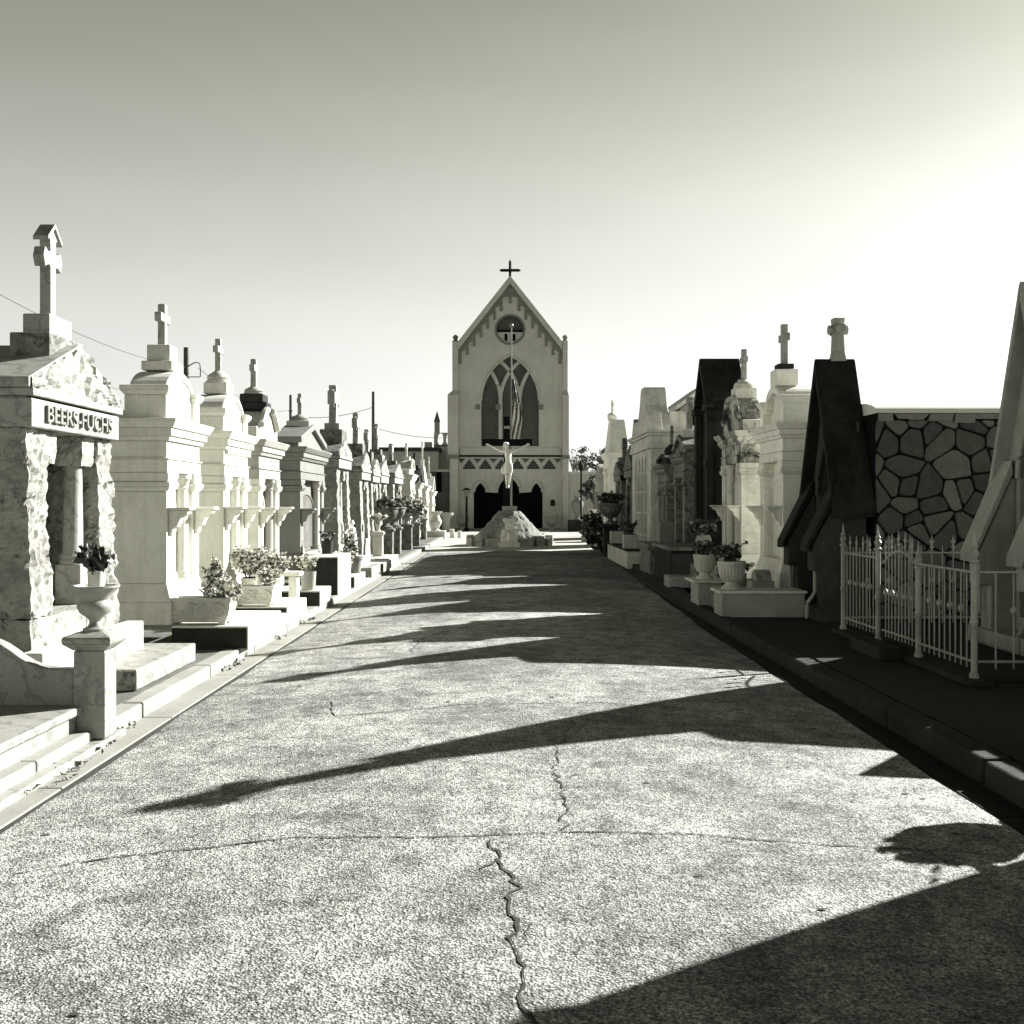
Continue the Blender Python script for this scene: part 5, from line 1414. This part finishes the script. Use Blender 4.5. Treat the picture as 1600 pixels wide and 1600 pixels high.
def block(name, label, cat, boxes, mat, bevel=.012, part='block'):
    t = thing(name, label, cat, (boxes[0][0], boxes[0][2], boxes[0][4]))
    ox, oy, oz = boxes[0][0], boxes[0][2], boxes[0][4]
    for i, b in enumerate(boxes):
        m = MB(); m.box(b[0] - ox, b[1] - ox, b[2] - oy, b[3] - oy, b[4] - oz, b[5] - oz); m.build(part if len(b) < 7 else b[6], b[7] if len(b) > 7 else mat, t, bevel=bevel)
    return t
block('stone_bench', 'small white stone bench beside the grey cylinder pot', 'bench', [(-3.25, -2.78, 14.35, 14.62, .60, .66, 'seat'), (-3.2, -3.08, 14.38, 14.6, .25, .599, 'leg'), (-2.94, -2.83, 14.38, 14.6, .25, .599, 'leg')], 'white_paint')
def pot(label, x, y, z0, h, r0, r1, mat, group='flower pots on the grave slabs', rim=True):
    t = thing('flower_pot', label, 'flower pot', (x, y, z0), 0, group)
    m = MB(); pr = [(r0, 0), (r1 * .97, h * .84)] + ([(r1 * 1.06, h * .85), (r1 * 1.08, h)] if rim else [(r1, h)]) + [(r1 * .92, h), (r1 * .9, h * .9)]
    m.lathe(pr, 0, 0, 24); m.build('pot', mat, t, smooth=True)
    m = MB(); m.lathe([(r1 * .89, 0), (r1 * .89, .01)], 0, 0, 18, h * .905); m.build('soil', 'soil', t)
    return t
pot('pale cylinder pot with white flowers beside the small white bench', -2.86, 15.4, .331, .27, .10, .115, 'pale_cement', rim=False)
bloom('flowering_plant', 'round bunch of white flowers in the pale cylinder pot', 'flowers', [(-2.88, 15.4, .72, .12, .12)], 700, 5, petals=.65, size=.022, stems=(-2.86, 15.4, .6))
pot('stained clay pot of white flowers, nearer one of the rimmed pair on the left', -2.88, 18.8, .301, .26, .12, .16, 'terracotta')
bloom('flowering_plant', 'white flowers heaped in the nearer stained clay pot', 'flowers', [(-2.92, 18.8, .64, .16, .10), (-2.80, 18.8, .60, .10, .08)], 800, 6, petals=.7, size=.026, stems=(-2.88, 18.8, .54))
pot('stained clay pot with drooping dry stalks, farther one of the rimmed pair on the left', -2.80, 19.6, .301, .30, .12, .16, 'terracotta')
bloom('flowering_plant', 'thin dark leafy stalks in the farther stained clay pot', 'plant', [(-2.86, 19.6, .80, .14, .22)], 160, 7, petals=.25, size=.035, leaf='leaf_dark', stems=(-2.8, 19.6, .6))
pot('small dark pot on the black ledger before the glass door tomb', -3.02, 18.0, .731, .22, .09, .10, 'gothic_grey', rim=False)
bloom('flowering_plant', 'low leafy plant in the small dark pot on the black ledger', 'plant', [(-3.02, 18.0, 1.02, .10, .06)], 150, 8, petals=.3, size=.035, leaf='leaf_dark', stems=(-3.02, 18.0, .95))
block('marble_step', 'low marble block step before the grey marble tomb with thick ringed cross', 'step', [(-2.98, -2.66, 21.1, 22.6, .11, .30)], 'marble')
# carved marble figure in front of the rock-faced tomb with the largest cross
t = thing('angel_statue', 'small white carved angel statue on a rough base beside the clay pots', 'statue', (-3.12, 21.5, .481))
m = MB(); m.rough(-.12, .12, -.12, .12, 0, .22, .015, 8, .05); m.build('base', 'marble_rough', t)
m = MB(); m.tube([(0, 0, .2), (.01, 0, .36), (0, 0, .52), (0, 0, .60), (0, 0, .63)], [.12, .11, .09, .08, .03], 12)
m.tube([(0, 0, .64), (.01, 0, .70), (.01, 0, .76)], [.03, .055, .025], 10); m.build('figure', 'statue_white', t, smooth=True)
for q in (-1, 1):
    m = MB(); m.tube([(-.04, q * .05, .58), (-.07, q * .13, .64), (-.08, q * .17, .5), (-.06, q * .14, .34)], [.03, .05, .05, .012], 8); m.build('wing', 'statue_white', t, smooth=True)

URN = [(.50, 0), (.50, .05), (.30, .10), (.22, .20), (.30, .27), (.62, .40), (.74, .52), (.72, .60), (.60, .68), (.66, .76), (.92, .92), (1.0, .96), (1.0, 1.0), (.86, 1.0), (.8, .93)]
CUP = [(.52, 0), (.52, .06), (.34, .12), (.20, .22), (.22, .27), (.55, .40), (.80, .58), (.92, .82), (.90, .88), (1.0, .94), (1.0, 1.0), (.88, 1.0), (.84, .93)]
def urn(label, x, y, z0, h, r, mat='marble', prof=URN, group='urns standing on pedestals', n=28):
    t = thing('urn', label, 'urn', (x, y, z0), 0, group)
    m = MB(); m.lathe([(a * r, b * h) for a, b in prof], 0, 0, n); m.build('bowl', mat, t, smooth=True)
    return t
def pedestal(label, x, y, z0, w, h, mat='marble', cap=.04, group='pedestals along the graves', flare=0.0):
    t = thing('pedestal', label, 'pedestal', (x, y, z0), 0, group); a = w / 2; c = a + cap
    m = MB(); m.frus((-a - flare, a + flare, -a - flare, a + flare), (-a, a, -a, a), 0, h - .12); m.build('shaft', mat, t, bevel=.012)
    m = MB(); m.frus((-a, a, -a, a), (-c, c, -c, c), h - .119, h - .07); m.box(-c, c, -c, c, h - .07, h - .03); m.frus((-c, c, -c, c), (-a * .8, a * .8, -a * .8, a * .8), h - .03, h); m.build('cap', mat, t, bevel=.008)
    return t
# the nearest pedestal with its urn and potted plant, its scrolled wing wall and coping
pedestal('veined marble pedestal post with moulded cap at the near left, carrying the nearest urn', -2.72, 7.04, .05, .21, .70, 'marble', .055)
urn('veined marble urn with wide rim on the nearest left pedestal', -2.72, 7.04, .751, .30, .155, 'marble')
t = pot('white plain pot standing in the nearest veined marble urn', -2.715, 7.05, 1.045, .10, .052, .058, 'white_paint', group='pots set in urns', rim=False)
bloom('potted_plant', 'round-leaved dark plant in the white pot on the nearest urn', 'plant', [(-2.71, 7.05, 1.22, .10, .065), (-2.74, 7.05, 1.25, .06, .05)], 130, 9, petals=.06, size=.034, leaf='leaf_dark', stems=(-2.715, 7.05, 1.13))
t = thing('plot_coping', 'white marble plot coping with a scrolled wing wall, joined to the nearest left pedestal', 'coping', (-2.9, 6.0, 0))
m = MB(); m.box(-2.2, .10, -6, .92, .052, .22); m.build('wall', 'marble', t, bevel=.012)
m = MB(); m.box(-2.2, .14, -6, .935, .221, .275); m.build('cap', 'marble', t, bevel=.012)
m = MB(); m.box(-2.3, .29, -6, 1.32, -.02, .048); m.build('base_slab', 'marble', t, bevel=.012)
m = MB(); pts = [(.068, .05)]
for k in range(17):
    u = k / 16; pts.append((.068 - .95 * u, .50 + .22 * (1 / (1 + math.exp((.42 - u) * 13)))))
pts += [(-.882, .05)]
m.prism(pts, 'y', .98, 1.10); m.build('wing_wall', 'marble', t, bevel=.014)

# pedestal pairs of the middle distance
pedestal('square white pedestal with a slim vase, nearest pedestal beyond the clay pots', -3.16, 26.3, .27, .24, .62, 'white_old')
urn('slim white vase with pale flowers on the nearest pedestal beyond the clay pots', -3.16, 26.3, .891, .26, .085, 'white_paint', [(.8, 0), (.8, .06), (.5, .12), (.6, .3), (.75, .6), (1.0, .95), (1.0, 1), (.85, 1), (.8, .9)], n=16)
bloom('flowering_plant', 'pale flowers in the slim white vase beyond the clay pots', 'flowers', [(-3.16, 26.3, 1.22, .19, .09)], 160, 11, petals=.6, size=.05, stems=(-3.16, 26.3, 1.15))
for k, (y, dx, kind, lab, ul, pl) in enumerate((
        (29.1, 0.0, CUP, 'square grey pedestal under the largest cup-shaped urn', 'large cup-shaped urn, nearest of the dark urns in the middle of the left side', 'dark leafy plant in the large nearest cup-shaped urn'),
        (31.0, 0.02, CUP, 'square grey pedestal right behind the largest cup-shaped urn', 'cup-shaped urn half hidden right behind the largest one', 'shaggy leafy plant in the half hidden cup-shaped urn'))):
    pedestal(lab, -3.28 + dx, y, .10, .40, .80, 'marble_dark', .05); urn(ul, -3.28 + dx, y, .901, .56, .37, 'marble_dark', kind, n=24)
    bloom('potted_plant', pl, 'plant', [(-3.3 + dx, y, 1.55, .26, .16)], 260, 20 + k, petals=.15, size=.06, leaf='leaf_dark', stems=(-3.28, y, 1.4))
for k, (y, lab, ul, pl) in enumerate(((33.6, 'tall square pedestal with bright edge, under the nearer bushy urn', 'small urn lost under the nearer bushy plant', 'big bushy plant spilling out of its urn beyond the dark cup-shaped urns'), (36.4, 'tall square pedestal with bright edge, under the farther bushy urn', 'small urn with curling handles under the farther bushy plant', 'smaller bushy plant with bright flowers, right of the big bushy one'))):
    pedestal(lab, -3.12 + .02 * k, y, .02, .32, .90, 'marble_dark', .04); urn(ul, -3.12 + .02 * k, y, .921, .36, .24, 'marble', n=20)
    bloom('potted_plant', pl, 'plant', [(-3.16, y, 1.48, .42 - .1 * k, .24), (-2.98, y, 1.40, .25, .2)], 420, 30 + k, petals=.4, size=.07, leaf='leaf_mid', stems=(-3.1, y, 1.3))
for k, (y, lab, ul) in enumerate(((40.2, 'broad dark pedestal with bowl urn, nearer of the last big pair on the left', 'dark bowl urn on the nearer of the last big left pedestals'), (43.0, 'broad dark pedestal with bowl urn, farther of the last big pair on the left', 'bright-edged bowl urn on the farther of the last big left pedestals'))):
    pedestal(lab, -3.55 + .1 * k, y, .02, .50, .95, 'marble_dark', .06); urn(ul, -3.55 + .1 * k, y, .971, .50, .36, 'marble_dark', n=20)
urn('large carved white vase on a low block near the chapel on the left', -3.05, 46.4, .36, .85, .30, 'white_old', [(.7, 0), (.7, .05), (.4, .1), (.8, .35), (.9, .5), (.6, .7), (.5, .8), (.9, .95), (1, 1), (.8, 1)], n=20)
block('stone_block', 'white square block under the large carved white vase near the chapel', 'block', [(-3.4, -2.62, 45.9, 46.9, .012, .36)], 'white_old')
block('stone_block', 'tiny white open stool-like block right of the large carved white vase', 'block', [(-2.5, -2.32, 47.6, 48.0, .012, .4, 'leg'), (-2.15, -2.0, 47.6, 48.0, .012, .32, 'leg')], 'white_old')
urn('pale flared cement urn in the shade left of the chapel corner', PX(697, 57), 57, .012, 1.05, .42, 'pale_cement', [(.55, 0), (.55, .04), (.5, .5), (.62, .75), (1, .86), (1, 1), (.85, 1)], n=20)
urn('pale cup urn at the foot of the chapel front, left of the doors', PX(723, 60.3), 60.3, .012, .80, .40, 'pale_cement', CUP, n=20)
urn('pale cup urn at the foot of the chapel front, right of the doors', PX(862, 60.3), 60.3, .012, .80, .40, 'pale_cement', CUP, n=20)
# right side, front to back
BIG = [(.72, 0), (.72, .10), (.60, .12), (.44, .20), (.46, .26), (.70, .34), (.86, .50), (.93, .72), (.94, .80), (1.0, .81), (1.0, .87), (.96, .88), (1.0, .90), (1.0, 1.0), (.90, 1.0), (.86, .92)]
def big_pot(label, x, y, z0, h, r):
    t = thing('pot_planter', label, 'planter', (x, y, z0), 0, 'fluted pot planters on the right')
    m = MB(); n = 72; v = []
    for a, b in BIG:
        for k in range(n):
            an = 2 * PI * k / n; fl = 1 + (.022 * (1 if math.cos(an * 24) > 0 else -1) if .3 < b < .78 else 0); v.append((r * a * fl * math.cos(an), r * a * fl * math.sin(an), h * b))
    f = [(i * n + k, i * n + (k + 1) % n, (i + 1) * n + (k + 1) % n, (i + 1) * n + k) for i in range(len(BIG) - 1) for k in range(n)]
    f.append(tuple(range(n - 1, -1, -1))); m.add(v, f); m.build('pot', 'white_old', t)
    m = MB(); m.lathe([(r * .87, 0), (r * .87, .01)], 0, 0, 20, h * .91); m.build('soil', 'soil', t)
big_pot('larger fluted white pot planter on the corner of the stained white coping', 2.98, 14.02, .456, .37, .185)
bloom('potted_plant', 'dark flowering plant in the larger fluted white pot planter', 'plant', [(2.96, 14.02, .94, .16, .11), (2.86, 14.02, .90, .08, .08)], 260, 40, petals=.22, size=.04, leaf='leaf_dark', petal='petal_mid', stems=(2.98, 14.02, .8))
big_pot('smaller fluted white pot planter on the square pale pedestal', 2.93, 15.62, .476, .36, .17)
bloom('potted_plant', 'dark flowering plant in the smaller fluted white pot planter', 'plant', [(2.93, 15.62, .94, .13, .10)], 220, 41, petals=.22, size=.04, leaf='leaf_dark', petal='petal_mid', stems=(2.93, 15.62, .8))
pot('low pale pot with white-edged leaves before the peeling white tomb', 3.42, 15.6, .301, .26, .1, .12, 'pale_cement', rim=False)
bloom('potted_plant', 'low plant with white-edged leaves before the peeling white tomb', 'plant', [(3.42, 15.6, .64, .15, .06)], 130, 42, petals=.35, size=.05, leaf='leaf_dark', stems=(3.42, 15.6, .55))
t = thing('vase_column', 'pale octagonal vase on a stand with drooping flowers, before the black tall gothic tomb', 'vase', (3.42, 18.35, .12))
m = MB(); m.box(-.2, .2, -.2, .2, 0, .42); m.build('stand', 'marble_dark', t, bevel=.012)
m = MB(); m.lathe([(.10, 0), (.10, .05), (.13, .08), (.14, .42), (.11, .5)], 0, 0, 8, .421); m.build('vase', 'pale_cement', t)
bloom('potted_plant', 'drooping dark flowers in the pale octagonal vase', 'plant', [(3.42, 18.35, 1.16, .22, .12)], 150, 43, petals=.2, size=.06, leaf='leaf_dark', petal='petal_mid', stems=(3.42, 18.35, 1.05))
block('square_planter', 'square pale planter box on the low peeling wall, nearer one', 'planter', [(2.92, 3.27, 26.2, 26.6, .461, .80), (2.96, 3.23, 26.24, 26.56, .801, .81, 'soil', 'soil')], 'white_old')
block('square_planter', 'square pale planter box on the low peeling wall, farther one', 'planter', [(2.92, 3.27, 29.4, 29.8, .461, .80), (2.96, 3.23, 29.44, 29.76, .801, .81, 'soil', 'soil')], 'white_old')
bloom('potted_plant', 'thin leafy sprig in the nearer square planter box', 'plant', [(3.1, 26.4, .95, .12, .14)], 50, 44, petals=.05, size=.06, leaf='leaf_dark', stems=(3.1, 26.4, .8))
pedestal('dark square pedestal with draped urn, beyond the low peeling wall', 3.12, 31.6, .10, .42, .85, 'dark_stain', .05)
urn('dark bulging urn crowded with flowers beyond the low peeling wall', 3.12, 31.6, .951, .62, .38, 'marble_dark', CUP, n=20)
bloom('potted_plant', 'dark flower heads in the bulging urn beyond the low peeling wall', 'plant', [(3.12, 31.6, 1.7, .36, .16)], 240, 45, petals=.3, size=.08, leaf='leaf_dark', petal='petal_mid', stems=(3.1, 31.6, 1.5))
pedestal('dark square pedestal farther along the right side, behind the draped urn', 3.0, 34.2, .10, .42, .7, 'dark_stain', .05)
bloom('shrub', 'dark straggling shrub at the kerb on the far right side', 'shrub', [(2.95, 33.2, .5, .45, .45), (2.8, 34.8, .8, .4, .5)], 700, 46, petals=.04, size=.08, leaf='leaf_dark', stems=(2.95, 33.2, .1))
block('stone_block', 'pale square block holding a white urn before the last right tomb', 'block', [(3.1, 4.0, 42.4, 43.4, .012, .72)], 'pale_cement')
urn('small white urn on the pale square block before the last right tomb', 3.55, 42.8, .721, .6, .24, 'white_old', n=18)
urn('tall amphora on a dark base beside the right chapel wall', PX(902, 58), 58, .66, 1.3, .36, 'chapel_trim', [(.4, 0), (.4, .04), (.25, .08), (.6, .35), (.95, .62), (.9, .74), (.5, .86), (.4, .92), (.6, 1), (.5, 1)], n=20)
block('stone_block', 'dark square base under the tall amphora by the right chapel wall', 'block', [(PX(902, 58) - .5, PX(902, 58) + .5, 57.5, 58.5, .012, .66)], 'dark_stain')
# just outside the picture on the right: the urn whose shadow reaches into it
pedestal('square pedestal nearest the camera on the right, holding a planted urn', 3.82, 6.15, .12, .26, .62, 'pale_cement')
urn('wide urn on the right pedestal nearest the camera', 3.82, 6.15, .741, .36, .26, 'pale_cement', CUP)
bloom('potted_plant', 'leafy plant in the right urn nearest the camera', 'plant', [(3.82, 6.15, 1.17, .22, .10)], 300, 50, petals=.1, size=.045, leaf='leaf_dark', stems=(3.82, 6.15, 1.1))

# dry leaves along the left kerb
r = random.Random(9); m = MB()
for (x, y, n, sx, sy) in ((-2.63, 6.95, 34, .03, .22), (-2.60, 6.35, 26, .05, .14), (-2.58, 5.9, 12, .06, .15), (-2.66, 7.6, 8, .02, .3), (-2.66, 10.3, 16, .03, .2), (-2.66, 12.4, 12, .03, .15), (-2.64, 14.4, 14, .03, .3)):
    for k in range(n):
        px_, py_ = x + r.gauss(0, sx), y + r.gauss(0, sy)
        m.leaf((min(max(px_, -2.685), -2.50), py_, .012 + abs(r.gauss(0, .012))), r.uniform(.012, .032), r)
lf = m.build('dry_leaves', 'leaf_dry', None, recalc=False); lf['kind'] = 'stuff'; lf['label'] = 'dry leaves gathered along the left kerb'
